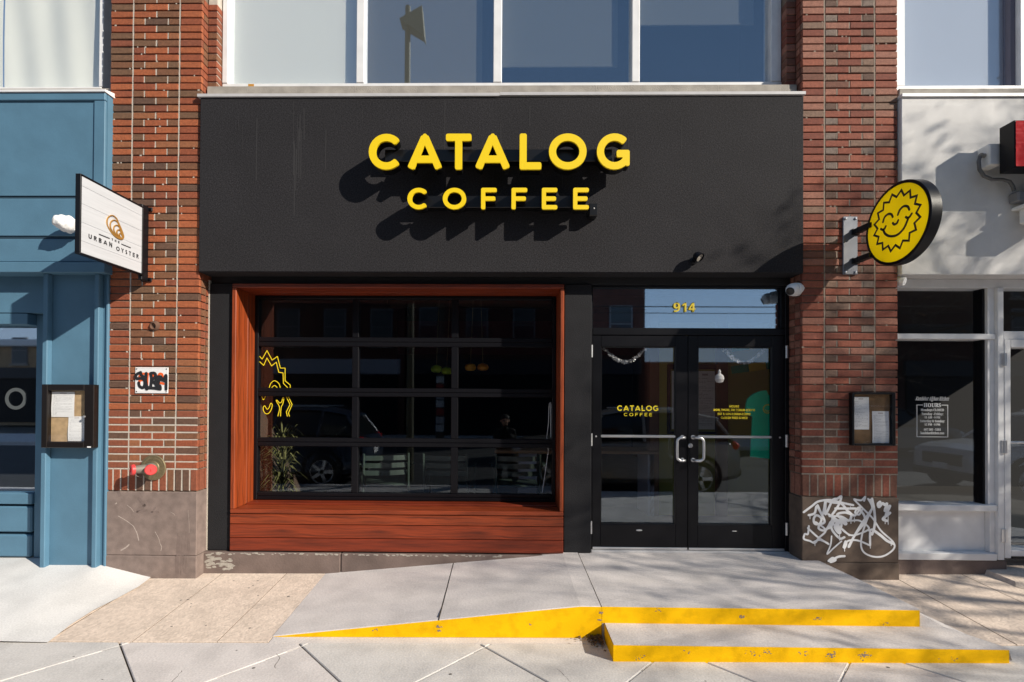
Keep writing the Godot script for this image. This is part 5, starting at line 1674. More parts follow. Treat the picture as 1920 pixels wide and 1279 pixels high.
# ---------------------------------------------------------------- inside the coffee shop
func interior() -> void:
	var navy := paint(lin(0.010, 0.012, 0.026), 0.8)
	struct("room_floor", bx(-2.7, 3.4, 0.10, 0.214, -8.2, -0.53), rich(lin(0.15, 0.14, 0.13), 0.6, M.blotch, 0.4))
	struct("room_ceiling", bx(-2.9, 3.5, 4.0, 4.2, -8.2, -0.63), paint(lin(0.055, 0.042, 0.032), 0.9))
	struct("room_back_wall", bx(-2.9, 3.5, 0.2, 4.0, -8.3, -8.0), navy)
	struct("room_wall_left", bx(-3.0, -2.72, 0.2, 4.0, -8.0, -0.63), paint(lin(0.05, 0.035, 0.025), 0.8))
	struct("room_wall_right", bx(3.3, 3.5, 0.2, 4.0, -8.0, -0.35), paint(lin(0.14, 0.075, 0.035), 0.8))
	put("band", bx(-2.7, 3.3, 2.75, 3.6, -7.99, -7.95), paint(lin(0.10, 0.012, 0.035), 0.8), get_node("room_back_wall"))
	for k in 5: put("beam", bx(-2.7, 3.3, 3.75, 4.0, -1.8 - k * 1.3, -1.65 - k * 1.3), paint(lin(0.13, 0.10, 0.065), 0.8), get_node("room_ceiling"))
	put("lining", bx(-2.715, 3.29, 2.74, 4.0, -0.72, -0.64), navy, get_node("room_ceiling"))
	# chairs: green metal armchairs drawn up to the counter
	var green := paint(lin(0.03, 0.048, 0.04), 0.45)
	var first: Node3D = null
	var places := [[-1.36, "green metal armchair inside the window, nearest the parked car's reflection", 0.25], [-0.62, "middle green metal armchair of three behind the garage door glass", -0.05], [0.17, "green metal armchair beside the white counter end inside", 0.0]]
	for q in places:
		var ch: Node3D
		if first == null:
			ch = thing("metal_armchair", q[1], "chair", "green metal armchairs inside the window")
			first = ch
			put("seat", bx(-0.23, 0.23, 0.44, 0.465, -0.22, 0.22, 0.01), green, ch)
			for k in 3:
				var sl := MB.new()
				var y := 0.60 + k * 0.085
				var pts := []
				for a in 9: pts.append(Vector3(-0.235 + 0.47 * a / 8.0, y, 0.235 + 0.035 * sin(PI * a / 8.0) + 0.02 * k))
				for a in 8: sl.quad(pts[a] - Vector3(0, 0.027, 0), pts[a + 1] - Vector3(0, 0.027, 0), pts[a + 1] + Vector3(0, 0.027, 0), pts[a] + Vector3(0, 0.027, 0))
				put("slat", sl, green, ch)
			for s in [-1.0, 1.0]:
				var arm := MB.new()
				arm.tube([Vector3(s * 0.25, 0, 0.27), Vector3(s * 0.245, 0.45, 0.235), Vector3(s * 0.24, 0.82, 0.31)], 0.013, 8)
				put("leg", arm, green, ch)
				var leg := MB.new()
				leg.tube([Vector3(s * 0.27, 0, -0.25), Vector3(s * 0.27, 0.45, -0.20), Vector3(s * 0.29, 0.60, -0.17), Vector3(s * 0.30, 0.66, -0.10), Vector3(s * 0.29, 0.67, 0.12), Vector3(s * 0.245, 0.67, 0.27)], 0.013, 8)
				put("leg", leg, green, ch)
				put("arm_pad", bx(minf(s * 0.275, s * 0.325), maxf(s * 0.275, s * 0.325), 0.665, 0.685, -0.14, 0.12, 0.008), green, ch)
		else:
			ch = first.duplicate()
			ch.name = numbered("metal_armchair")
			add_child(ch)
			ch.set_meta("label", q[1])
		ch.position = Vector3(q[0], 0.2145, -1.25)
		ch.rotation.y = q[2]
	var ta := thing("counter_table", "long wooden counter with white end panel behind the garage door", "table")
	put("top", bx(-0.1, 1.9, 0.975, 1.01, -2.1, -1.55, 0.006), paint(lin(0.28, 0.15, 0.07), 0.5), ta)
	put("end_panel", bx(0.20, 0.42, 0.215, 0.974, -2.05, -1.6), paint(lin(0.42, 0.43, 0.50), 0.7), ta)
	put("end_panel", bx(1.78, 1.86, 0.215, 0.974, -2.05, -1.6), paint(lin(0.42, 0.43, 0.50), 0.7), ta)
	# pendant lamps, unlit
	var pend := [[-1.02, 2.09, Color(0.42, 0.70, 0.03), "lime green pendant lamp, the larger of the green pair"], [-0.86, 2.06, Color(0.42, 0.70, 0.03), "lime green pendant lamp half hidden by the mullion"], [-0.50, 2.12, Color(0.95, 0.52, 0.03), "amber pendant lamp, the nearer of the amber pair to the green lamps"], [-0.31, 2.12, Color(0.95, 0.44, 0.04), "amber pendant lamp farther from the green lamps"]]
	for q in pend:
		var p := thing("pendant_lamp", q[3], "lamp", "small pendant lamps hung inside")
		var sh := MB.new()
		sh.lathe(Vector3(q[0], q[1], -3.0), Vector3.UP, [Vector2(0.045, -0.055), Vector2(0.075, -0.04), Vector2(0.088, 0.0), Vector2(0.070, 0.04), Vector2(0.02, 0.06), Vector2(0, 0.062)], 20)
		put("shade", sh, paint(lin(q[2].r, q[2].g, q[2].b), 0.4), p)
		var co := MB.new()
		co.tube([Vector3(q[0], q[1] + 0.06, -3.0), Vector3(q[0] + (0.06 if q[0] < -0.4 else -0.07), 4.0, -3.05)], 0.004, 5)
		put("cord", co, paint(lin(0.3, 0.24, 0.15), 0.8), p)
	# spiky plant against the left of the glass
	var pl := thing("potted_plant", "tall grassy potted plant inside the glass at the end of the window", "plant")
	var pot := MB.new()
	pot.lathe(Vector3(-2.42, 0.2145, -0.95), Vector3.UP, [Vector2(0, 0), Vector2(0.13, 0), Vector2(0.16, 0.35), Vector2(0.145, 0.35), Vector2(0.14, 0.31), Vector2(0, 0.31)], 20)
	put("pot", pot, paint(lin(0.10, 0.08, 0.07), 0.7), pl)
	var lv := MB.new()
	for k in 170:
		var a := rng.randf() * TAU
		var y0 := 0.5 + rng.randf() * 0.75
		var l := rng.randf_range(0.18, 0.36)
		var d := Vector3(cos(a), 0, sin(a))
		var sd2 := Vector3(-sin(a), 0, cos(a)) * 0.006
		var c0 := Vector3(-2.43, y0, -0.93) + d * 0.02
		var c1 := c0 + d * l * 0.45 + Vector3(0, l * 0.45, 0)
		var c2 := c0 + d * l * 0.8 + Vector3(0, l * rng.randf_range(0.1, 0.4), 0)
		lv.quad(c0 - sd2, c0 + sd2, c1 + sd2 * 1.4, c1 - sd2 * 1.4)
		lv.tri(c1 - sd2 * 1.4, c1 + sd2 * 1.4, c2)
	for k in 4: lv.tube([Vector3(-2.43, 0.5, -0.93), Vector3(-2.45 + 0.02 * k, 0.9, -0.95 + 0.02 * k), Vector3(-2.46 + 0.03 * k, 1.25, -0.92)], 0.008, 5)
	put("foliage", lv, paint(lin(0.10, 0.105, 0.035), 0.7), pl)
	# things seen through the double doors
	var olive := paint(lin(0.40, 0.36, 0.08), 0.85)
	var pw := thing("olive_partition", "olive yellow partition wall with brown post inside the double doors", "partition")
	put("panel", bx(1.93, 3.29, 0.215, 2.6, -1.75, -1.65), olive, pw)
	put("post", bx(1.80, 1.92, 0.215, 2.7, -1.72, -1.60, 0.005), paint(lin(0.16, 0.075, 0.035), 0.6), pw)
	put("post", bx(2.62, 2.76, 0.215, 2.7, -1.649, -1.60, 0.005), paint(lin(0.16, 0.075, 0.035), 0.6), pw)
	var mb := thing("menu_board", "dark framed menu board of grey printed pages inside the double doors", "menu board")
	for k in 2:
		var s := put("page", sheet(0.24, 0.72), menu_print(900 + k), mb)
		s.position = Vector3(2.08 + k * 0.29, 1.28, -1.628)
	for q in [[2.03, 2.06, 1.22, 2.08], [2.335, 2.36, 1.25, 2.05], [2.62, 2.65, 1.22, 2.08], [2.061, 2.619, 2.02, 2.08], [2.061, 2.619, 1.22, 1.25]]: put("frame", bx(q[0], q[1], q[2], q[3], -1.649, -1.610), paint(lin(0.04, 0.015, 0.012), 0.5), mb)
	var ts := thing("green_shirt", "green long t-shirt with a small yellow sun print hanging inside the doors", "t-shirt")
	var to := smooth([Vector2(2.58, 1.52), Vector2(2.60, 1.66), Vector2(2.70, 1.73), Vector2(2.78, 1.745)], false, 5)
	to.append_array(smooth([Vector2(2.80, 1.70), Vector2(2.85, 1.675), Vector2(2.90, 1.70), Vector2(2.92, 1.745)], false, 4))
	to.append_array(PackedVector2Array([Vector2(3.02, 1.73), Vector2(3.12, 1.66), Vector2(3.14, 1.50), Vector2(3.06, 1.48), Vector2(3.08, 1.08), Vector2(2.86, 1.06), Vector2(2.63, 1.08), Vector2(2.65, 1.48)]))
	var cl := MB.new()
	cl.extrude(to, [], -0.80, -0.775)
	put("cloth", cl, paint(lin(0.0, 0.66, 0.36), 0.85), ts)
	var em := MB.new()
	var jag := PackedVector2Array()
	for k in 32: jag.push_back(Vector2(2.79, 1.56) + Vector2(cos(TAU * k / 32), sin(TAU * k / 32)) * (0.045 if k % 2 else 0.038))
	jag.push_back(jag[0])
	stroke(em, jag, 0.006, -0.772, 0.001)
	stroke(em, arc(Vector2(2.79, 1.555), 0.022, 0.018, 190, 350, 10), 0.006, -0.772, 0.001)
	put("sun_print", em, M.vinyl, ts)
	ts.position = Vector3(-0.16, 0, 0.30)
	var hg := MB.new()
	hg.tube([Vector3(2.86, 1.70, -0.787), Vector3(2.86, 1.80, -0.787), Vector3(2.875, 1.85, -0.787), Vector3(2.85, 1.87, -0.787)], 0.004, 6)
	put("hanger", hg, M.silver, ts)
	for k in 2:
		var sc := thing("striped_scarf", ["green and yellow scarf hung highest inside the doors", "green and yellow scarf hung just above the green shirt"][k], "scarf", "football scarves inside the doors")
		var y := 2.17 - 0.24 * k
		for s in 4:
			var seg := bx(0, 0.185, 0, 0.085, 0, 0.012)
			var o := put("band", seg, paint(lin(0.0, 0.22, 0.12), 0.9) if s % 2 == 0 else paint(lin(0.62, 0.42, 0.02), 0.9), sc)
			o.position = Vector3(2.50 + s * 0.186, y + s * 0.026, -0.95)
			o.rotation.z = 0.14
	for k in 2:
		var ga := thing("tinsel_garland", ["silver tinsel garland swagged in the glass of the door with CATALOG lettering", "silver tinsel garland swagged in the glass of the door with the hours"][k], "garland", "tinsel garlands in the doors")
		var tm := MB.new()
		var x0 := 0.965 if k == 0 else 2.10
		for i in 420:
			var f := rng.randf()
			var c0 := Vector3(x0 + f * 0.40, 2.14 - 0.135 * sin(PI * f), -0.275)
			var d0 := Vector3(rng.randfn(), rng.randfn(), rng.randfn()).normalized()
			var e0 := d0.cross(Vector3(rng.randfn(), rng.randfn(), rng.randfn())).normalized() * 0.003
			tm.quad(c0 - e0, c0 + e0, c0 + d0 * 0.022 + e0, c0 + d0 * 0.022 - e0)
		put("tinsel", tm, M.silver, ga)
	var ba := thing("paper_bauble", "small white faceted bauble hung in the door with the hours", "bauble")
	var bb := MB.new()
	bb.lathe(Vector3(2.068, 1.862, -0.28), Vector3.UP, [Vector2(0, -0.052), Vector2(0.03, -0.045), Vector2(0.044, -0.015), Vector2(0.038, 0.015), Vector2(0.012, 0.04), Vector2(0.014, 0.06), Vector2(0.006, 0.075), Vector2(0, 0.08)], 9)
	put("paper", bb, M.paper, ba)

# ---------------------------------------------------------------- the other side of the street, seen in the glass
func row_house(label: String, x0: float, x1: float, h: float, z: float, wall: Material, storeys: Array, shopfront: Material, cornice: Material, deep := 9.0) -> void:
	var t := thing("row_house", label, "house", "brick row houses across the street")
	put("wall", bx(x0, x1, -0.3, h, z, z + deep), wall, t)
	put("cornice", bx(x0 - 0.05, x1 + 0.05, h - 0.35, h + 0.1, z - 0.35, z - 0.001, 0.05), cornice, t)
	put("shopfront", bx(x0 + 0.3, x1 - 0.3, -0.1, 2.7, z - 0.08, z - 0.001), M.void, t)
	put("shop_band", bx(x0 + 0.2, x1 - 0.2, 2.71, 3.4, z - 0.16, z - 0.001, 0.02), shopfront, t)
	var glass := paint(lin(0.03, 0.04, 0.05), 0.05)
	var n := int((x1 - x0) / 1.9)
	var step := (x1 - x0) / n
	for y in storeys:
		for k in n:
			var c := x0 + step * (k + 0.5)
			var w := node("window", t)
			put("frame", bx(c - 0.52, c + 0.52, y - 0.05, y + 1.65, z - 0.06, z - 0.001, 0.01), paint(lin(0.22, 0.22, 0.23), 0.7), w)
			put("pane", bx(c - 0.45, c + 0.45, y + 0.02, y + 0.78, z - 0.075, z - 0.061), glass, w)
			put("pane", bx(c - 0.45, c + 0.45, y + 0.84, y + 1.58, z - 0.075, z - 0.061), glass, w)
			put("sill", bx(c - 0.6, c + 0.6, y - 0.17, y - 0.051, z - 0.12, z - 0.001), M.sill, w)

func loft(mb: MB, secs: Array) -> void:   # secs: [x, y low, y high, half width low, half width high, corner]
	var rings := []
	for s in secs:
		var r := []
		var c: float = s[5]
		for q in [[-s[3] + c, s[1]], [s[3] - c, s[1]], [s[3], s[1] + c], [lerpf(s[3], s[4], 0.5) + 0.015, (s[1] + s[2]) / 2], [s[4], s[2] - c], [s[4] - c, s[2]], [0.0, s[2] + 0.02], [-s[4] + c, s[2]], [-s[4], s[2] - c], [-lerpf(s[3], s[4], 0.5) - 0.015, (s[1] + s[2]) / 2], [-s[3], s[1] + c]]: r.append(Vector3(s[0], q[1], q[0]))
		rings.append(r)
	var m: int = rings[0].size()
	for i in rings.size() - 1:
		for k in m:
			var j := (k + 1) % m
			mb.quad(rings[i][j], rings[i][k], rings[i + 1][k], rings[i + 1][j])
	for e in [0, rings.size() - 1]:
		for k in range(1, m - 1):
			if e == 0: mb.tri(rings[e][0], rings[e][k], rings[e][k + 1])
			else: mb.tri(rings[e][0], rings[e][k + 1], rings[e][k])

# a parked sport-utility car; its nose points to -x
func suv(label: String, c: Color, at: Vector3, turn := 0.0) -> void:
	var t := thing("parked_car", label, "car", "cars parked along the street", at, turn)
	var body_m := paint(c, 0.3, 0.2)
	body_m.clearcoat_enabled = true
	body_m.clearcoat = 0.8
	body_m.clearcoat_roughness = 0.05
	var glass := paint(lin(0.012, 0.014, 0.016), 0.04)
	var body := MB.new()
	loft(body, [[-2.30, 0.42, 0.72, 0.66, 0.66, 0.06], [-2.22, 0.32, 0.90, 0.80, 0.76, 0.09], [-1.95, 0.27, 0.98, 0.88, 0.80, 0.10], [-1.1, 0.25, 1.06, 0.92, 0.84, 0.10], [0.2, 0.25, 1.08, 0.93, 0.86, 0.09], [1.5, 0.25, 1.10, 0.92, 0.85, 0.10], [2.05, 0.30, 1.10, 0.88, 0.82, 0.10], [2.24, 0.36, 1.04, 0.82, 0.76, 0.09], [2.30, 0.45, 0.92, 0.72, 0.68, 0.06]])
	put("body", body, body_m, t)
	var cabin := MB.new()
	loft(cabin, [[-1.12, 1.02, 1.07, 0.80, 0.78, 0.02], [-0.45, 1.05, 1.56, 0.83, 0.64, 0.05], [-0.15, 1.05, 1.63, 0.84, 0.63, 0.06], [1.35, 1.05, 1.62, 0.83, 0.62, 0.06], [1.85, 1.05, 1.50, 0.80, 0.60, 0.05], [2.18, 1.03, 1.10, 0.74, 0.66, 0.02]])
	put("windows", cabin, glass, t)
	var roof := MB.new()
	loft(roof, [[-0.42, 1.565, 1.60, 0.62, 0.58, 0.012], [-0.1, 1.62, 1.67, 0.63, 0.58, 0.02], [1.3, 1.61, 1.66, 0.62, 0.57, 0.02], [1.95, 1.49, 1.53, 0.58, 0.54, 0.015]])
	put("roof", roof, body_m, t)
	for s in [-1.0, 1.0]:
		var pil := MB.new()
		for q in [[[-1.1, 1.06, 0.815], [-0.44, 1.57, 0.645]], [[0.35, 1.06, 0.855], [0.38, 1.62, 0.645]], [[1.30, 1.06, 0.845], [1.34, 1.61, 0.635]], [[2.14, 1.08, 0.74], [1.84, 1.50, 0.61]]]: pil.tube([Vector3(q[0][0], q[0][1], s * q[0][2]), Vector3(q[1][0], q[1][1], s * q[1][2])], 0.035, 6)
		put("pillar", pil, body_m, t)
		put("roof_rail", bx(-0.1, 1.4, 1.69, 1.715, s * 0.52 - 0.015, s * 0.52 + 0.015, 0.006), M.silver, t)
		var mi := MB.new()
		mi.ball(Vector3(-0.72, 1.10, s * 0.98), Vector3(0.07, 0.075, 0.11), 10, 7)
		put("mirror", mi, body_m, t)
		var tail := MB.new()
		tail.ball(Vector3(2.17, 0.98, s * 0.70), Vector3(0.09, 0.09, 0.16), 10, 7)
		put("tail_light", tail, M.red, t)
		var hl := MB.new()
		hl.ball(Vector3(-2.14, 0.82, s * 0.66), Vector3(0.12, 0.07, 0.16), 10, 7)
		put("headlight", hl, paint(lin(0.7, 0.72, 0.75), 0.1), t)
		var ex := MB.new()
		ex.cyl(Vector3(2.15, 0.34, s * 0.55), Vector3(2.31, 0.34, s * 0.55), 0.045, 10)
		put("exhaust_pipe", ex, M.silver, t)
		for x in [-1.42, 1.42]:
			var w := MB.new()
			w.lathe(Vector3(x, 0.345, s * 0.70), Vector3(0, 0, s), [Vector2(0, 0), Vector2(0.345, 0.02), Vector2(0.35, 0.10), Vector2(0.345, 0.20), Vector2(0.25, 0.225)], 22)
			var ty := put("wheel", w, paint(lin(0.015, 0.015, 0.016), 0.8), t)
			var rim := MB.new()
			for k in 5:
				var a := TAU * k / 5
				var d := Vector3(cos(a), sin(a), 0)
				var e := Vector3(-sin(a), cos(a), 0) * 0.035
				var o := Vector3(x, 0.345, s * 0.924)
				if s > 0: rim.quad(o - e, o + d * 0.24 - e, o + d * 0.24 + e, o + e)
				else: rim.quad(o + e, o + d * 0.24 + e, o + d * 0.24 - e, o - e)
			rim.lathe(Vector3(x, 0.345, s * 0.915), Vector3(0, 0, s), [Vector2(0.26, 0), Vector2(0.245, 0.01), Vector2(0.23, 0.0)], 22)
			put("rim", rim, M.silver, ty)
			var ar := MB.new()
			ar.lathe(Vector3(x, 0.40, s * 0.80), Vector3(0, 0, s), [Vector2(0, 0.0), Vector2(0.42, 0.0), Vector2(0.43, 0.125), Vector2(0.36, 0.127)], 22)
			put("wheel_arch", ar, M.void, t)
	put("bumper", bx(2.18, 2.33, 0.36, 0.56, -0.74, 0.74, 0.04), M.black_metal, t)
	put("bumper", bx(-2.34, -2.2, 0.30, 0.46, -0.72, 0.72, 0.04), M.black_metal, t)
	put("grille", bx(-2.33, -2.24, 0.56, 0.80, -0.46, 0.46, 0.02), M.black_gloss, t)
	put("chrome_strip", bx(2.24, 2.315, 0.84, 0.87, -0.62, 0.62, 0.008), M.silver, t)
	put("number_plate", bx(2.305, 2.32, 0.66, 0.80, -0.17, 0.17, 0.003), M.white_paint, t)
	put("number_plate", bx(-2.345, -2.33, 0.48, 0.60, -0.17, 0.17, 0.003), M.white_paint, t)

var twigs := 0
var leafy: MB = null

func limb(mb: MB, p: Vector3, d: Vector3, l: float, r: float, depth: int, g: RandomNumberGenerator) -> void:
	var bend := Vector3(g.randfn(), g.randfn() * 0.6, g.randfn()) * 0.16
	var m := p + d * l * 0.5 + bend * l * 0.3
	var e := p + (d + bend).normalized() * l + Vector3(0, 0.04 * l, 0)
	mb.tube([p, m, e], [r, r * 0.82, r * 0.62], 6 if depth > 2 else 4)
	twigs += 1
	if depth == 0:
		if leafy and g.randf() < 0.24:
			for k in 2:
				var b := Basis.from_euler(Vector3(g.randf() * TAU, g.randf() * TAU, g.randf() * TAU)).scaled(Vector3.ONE * g.randf_range(0.022, 0.042))
				leafy.xf = Transform3D(b, e + Vector3(g.randfn(), g.randfn(), g.randfn()) * 0.03)
				leafy.quad(Vector3(-1, 0, 0), Vector3(0, 0, 0.7), Vector3(1, 0, 0), Vector3(0, 0.2, -0.7))
		return
	var n := 4 if depth > 1 else 5
	for k in n:
		var f := lerpf(0.35, 1.0, float(k + 1) / n)
		var q := p.lerp(m, f * 2.0) if f < 0.5 else m.lerp(e, f * 2.0 - 1.0)
		var side := d.cross(Vector3(g.randfn(), g.randfn(), g.randfn())).normalized()
		var nd := (d * g.randf_range(0.45, 0.9) + side * g.randf_range(0.5, 1.0) + Vector3(0, 0.12, 0)).normalized()
		limb(mb, q, nd, l * g.randf_range(0.55, 0.78), r * 0.60 * (0.75 if f < 0.9 else 1.0), depth - 1, g)

func bare_tree(label: String, at: Vector3, seed_: int, trunk_h: float, spread: float, limbs: Array) -> void:
	var g := RandomNumberGenerator.new()
	g.seed = seed_
	var bark := rich(lin(0.11, 0.085, 0.065), 0.95, M.blotch, 2.0)
	var t := thing("street_tree", label, "tree", "bare street trees", at)
	var tr := MB.new()
	tr.tube([Vector3(0, -0.15, 0), Vector3(0.02, 0.3, 0), Vector3(0.05, trunk_h * 0.6, 0.02), Vector3(0, trunk_h, 0)], [0.24, 0.18, 0.16, 0.14], 12)
	put("trunk", tr, bark, t)
	for d in limbs:
		var m := MB.new()
		leafy = MB.new() if d.size() > 4 else null
		limb(m, Vector3(0, trunk_h - 0.1, 0), Vector3(d[0], d[1], d[2]).normalized(), spread * d[3], 0.056, 5, g)
		put("limb", m, bark, t)
		if leafy: put("dry_leaves", leafy, paint(lin(0.16, 0.09, 0.04), 0.9), t)

func street() -> void:
	var brick_a := rich(lin(0.13, 0.05, 0.035), 0.9, M.blotch, 0.4)
	var brick_b := rich(lin(0.42, 0.15, 0.09), 0.9, M.blotch, 0.4)
	var tan := rich(lin(0.50, 0.34, 0.2), 0.9, M.blotch, 0.4)
	var dark := paint(lin(0.05, 0.05, 0.055), 0.8)
	row_house("tall dark red brick row house across the street with a pale grey shop band", -15.5, -4.6, 9.2, 17.2, brick_a, [4.1, 6.6], paint(lin(0.45, 0.45, 0.50), 0.8), dark)
	row_house("brown brick row house across the street with a dark shop band", -4.5, 6.4, 10.2, 17.2, brick_a, [4.2, 6.9], paint(lin(0.02, 0.02, 0.03), 0.6), dark)
	row_house("dark brick row house across the street beyond the open gap", 13.3, 17.6, 9.0, 17.2, brick_a, [4.1, 6.5], dark, paint(lin(0.18, 0.16, 0.10), 0.8), 1.6)
	row_house("low dark brick garage building across the street", 17.7, 22.0, 4.9, 17.2, brick_a, [], dark, dark)
	row_house("far brown brick row house at the end of the opposite side", 22.2, 34.0, 8.6, 17.2, brick_a, [4.1, 6.3], dark, dark)
	row_house("low tan brick corner house set back across the street", -34.0, -26.2, 5.1, 26.0, tan, [3.7], dark, M.white_paint)
	row_house("low red brick house set back across the street beside the tan one", -26.0, -17.0, 4.2, 26.0, brick_b, [3.2], M.white_paint, M.white_paint)
	var low := thing("garden_wall", "low brick wall closing the gap across the street", "wall")
	put("bricks_face", bx(6.45, 13.25, -0.3, 3.4, 18.4, 18.75), brick_b, low)
	suv("dark grey sport-utility car parked at the kerb opposite the double doors", lin(0.26, 0.24, 0.225), Vector3(2.45, -0.26, 5.65))
	suv("dark blue sport-utility car parked at the kerb opposite the garage door", lin(0.018, 0.034, 0.07), Vector3(-5.2, -0.26, 5.65))
	suv("silver white sport-utility car parked at the kerb opposite the white shop", lin(0.62, 0.64, 0.68), Vector3(11.6, -0.26, 5.65))
	suv("black sport-utility car parked along the far kerb", lin(0.012, 0.013, 0.015), Vector3(13.0, -0.26, 12.2), PI)
	suv("grey sport-utility car parked along the far kerb opposite the blue shop", lin(0.10, 0.10, 0.11), Vector3(-9.0, -0.26, 12.2), PI)
	bare_tree("bare street tree at the kerb that dapples the white shop with shadow", Vector3(12.2, -0.1, 3.9), 5, 2.9, 2.25, [[-0.9, 0.72, 0.0, 1.2], [-0.55, 0.85, 0.35, 1.1], [-0.6, 0.8, -0.35, 1.05], [0.3, 0.95, 0.2, 0.95], [0.55, 0.8, -0.3, 0.85], [-1.0, 0.30, 0.1, 1.25], [-0.62, 0.78, 0.04, 1.18, 6], [-0.72, 0.72, -0.06, 1.22, 6], [-0.62, 0.66, 0.10, 1.15, 6]])
	# street lamp on the kerb
	var l := thing("street_lamp", "tall olive street lamp at the kerb reflected in the upper window", "street lamp")
	var po := MB.new()
	po.tube([Vector3(-1.98, -0.12, 4.95), Vector3(-1.98, 4.0, 4.95), Vector3(-1.98, 9.6, 4.95)], [0.085, 0.07, 0.055], 12)
	put("pole", po, paint(lin(0.10, 0.095, 0.06), 0.6), l)
	var he := MB.new()
	he.hull([Vector3(-1.66, 8.95, 4.85), Vector3(-1.66, 8.95, 5.05), Vector3(-1.62, 8.90, 5.08), Vector3(-1.62, 8.90, 4.82)], [Vector3(-2.12, 9.25, 4.8), Vector3(-2.12, 9.25, 5.1), Vector3(-1.68, 9.55, 5.05), Vector3(-1.68, 9.55, 4.85)])
	put("lamp_head", he, paint(lin(0.13, 0.12, 0.07), 0.6), l)
	# utility pole thick with flyers
	var u := thing("utility_pole", "wooden utility pole across the street pasted with flyers", "utility pole")
	var up := MB.new()
	up.cyl(Vector3(-2.5, -0.12, 13.9), Vector3(-2.5, 10.5, 13.9), 0.17, 14, 0.13)
	put("pole", up, paint(lin(0.10, 0.08, 0.06), 0.9), u)
	for k in 7:
		var y := 0.3 + k * 0.32
		var f := MB.new()
		for a in 5:
			var t0 := PI + 0.45 + a * 0.45
			var t1 := t0 + 0.45
			f.quad(Vector3(-2.5 + cos(t0) * 0.176, y, 13.9 + sin(t0) * 0.176), Vector3(-2.5 + cos(t1) * 0.176, y, 13.9 + sin(t1) * 0.176), Vector3(-2.5 + cos(t1) * 0.176, y + 0.27, 13.9 + sin(t1) * 0.176), Vector3(-2.5 + cos(t0) * 0.176, y + 0.27, 13.9 + sin(t0) * 0.176))
		put("flyer", f, paint([lin(0.7, 0.7, 0.7), lin(0.5, 0.5, 0.52), lin(0.4, 0.06, 0.05)][k % 3], 0.8), u)
	for k in 3:
		var c := thing("overhead_wire", ["lowest overhead wire strung along the far kerb", "middle overhead wire strung along the far kerb", "topmost overhead wire strung along the far kerb"][k], "wire", "overhead wires")
		var wm := MB.new()
		var pts := []
		for i in 25:
			var x := -40.0 + i * 80.0 / 24
			pts.append(Vector3(x, [4.95, 5.25, 5.32][k] + 0.0006 * (x - 9) * (x - 9) * (1.0 if absf(x - 9) < 40 else 1.0), 14.0 + 0.3 * k))
		wm.tube(pts, 0.014, 5)
		put("strand", wm, M.void, c)

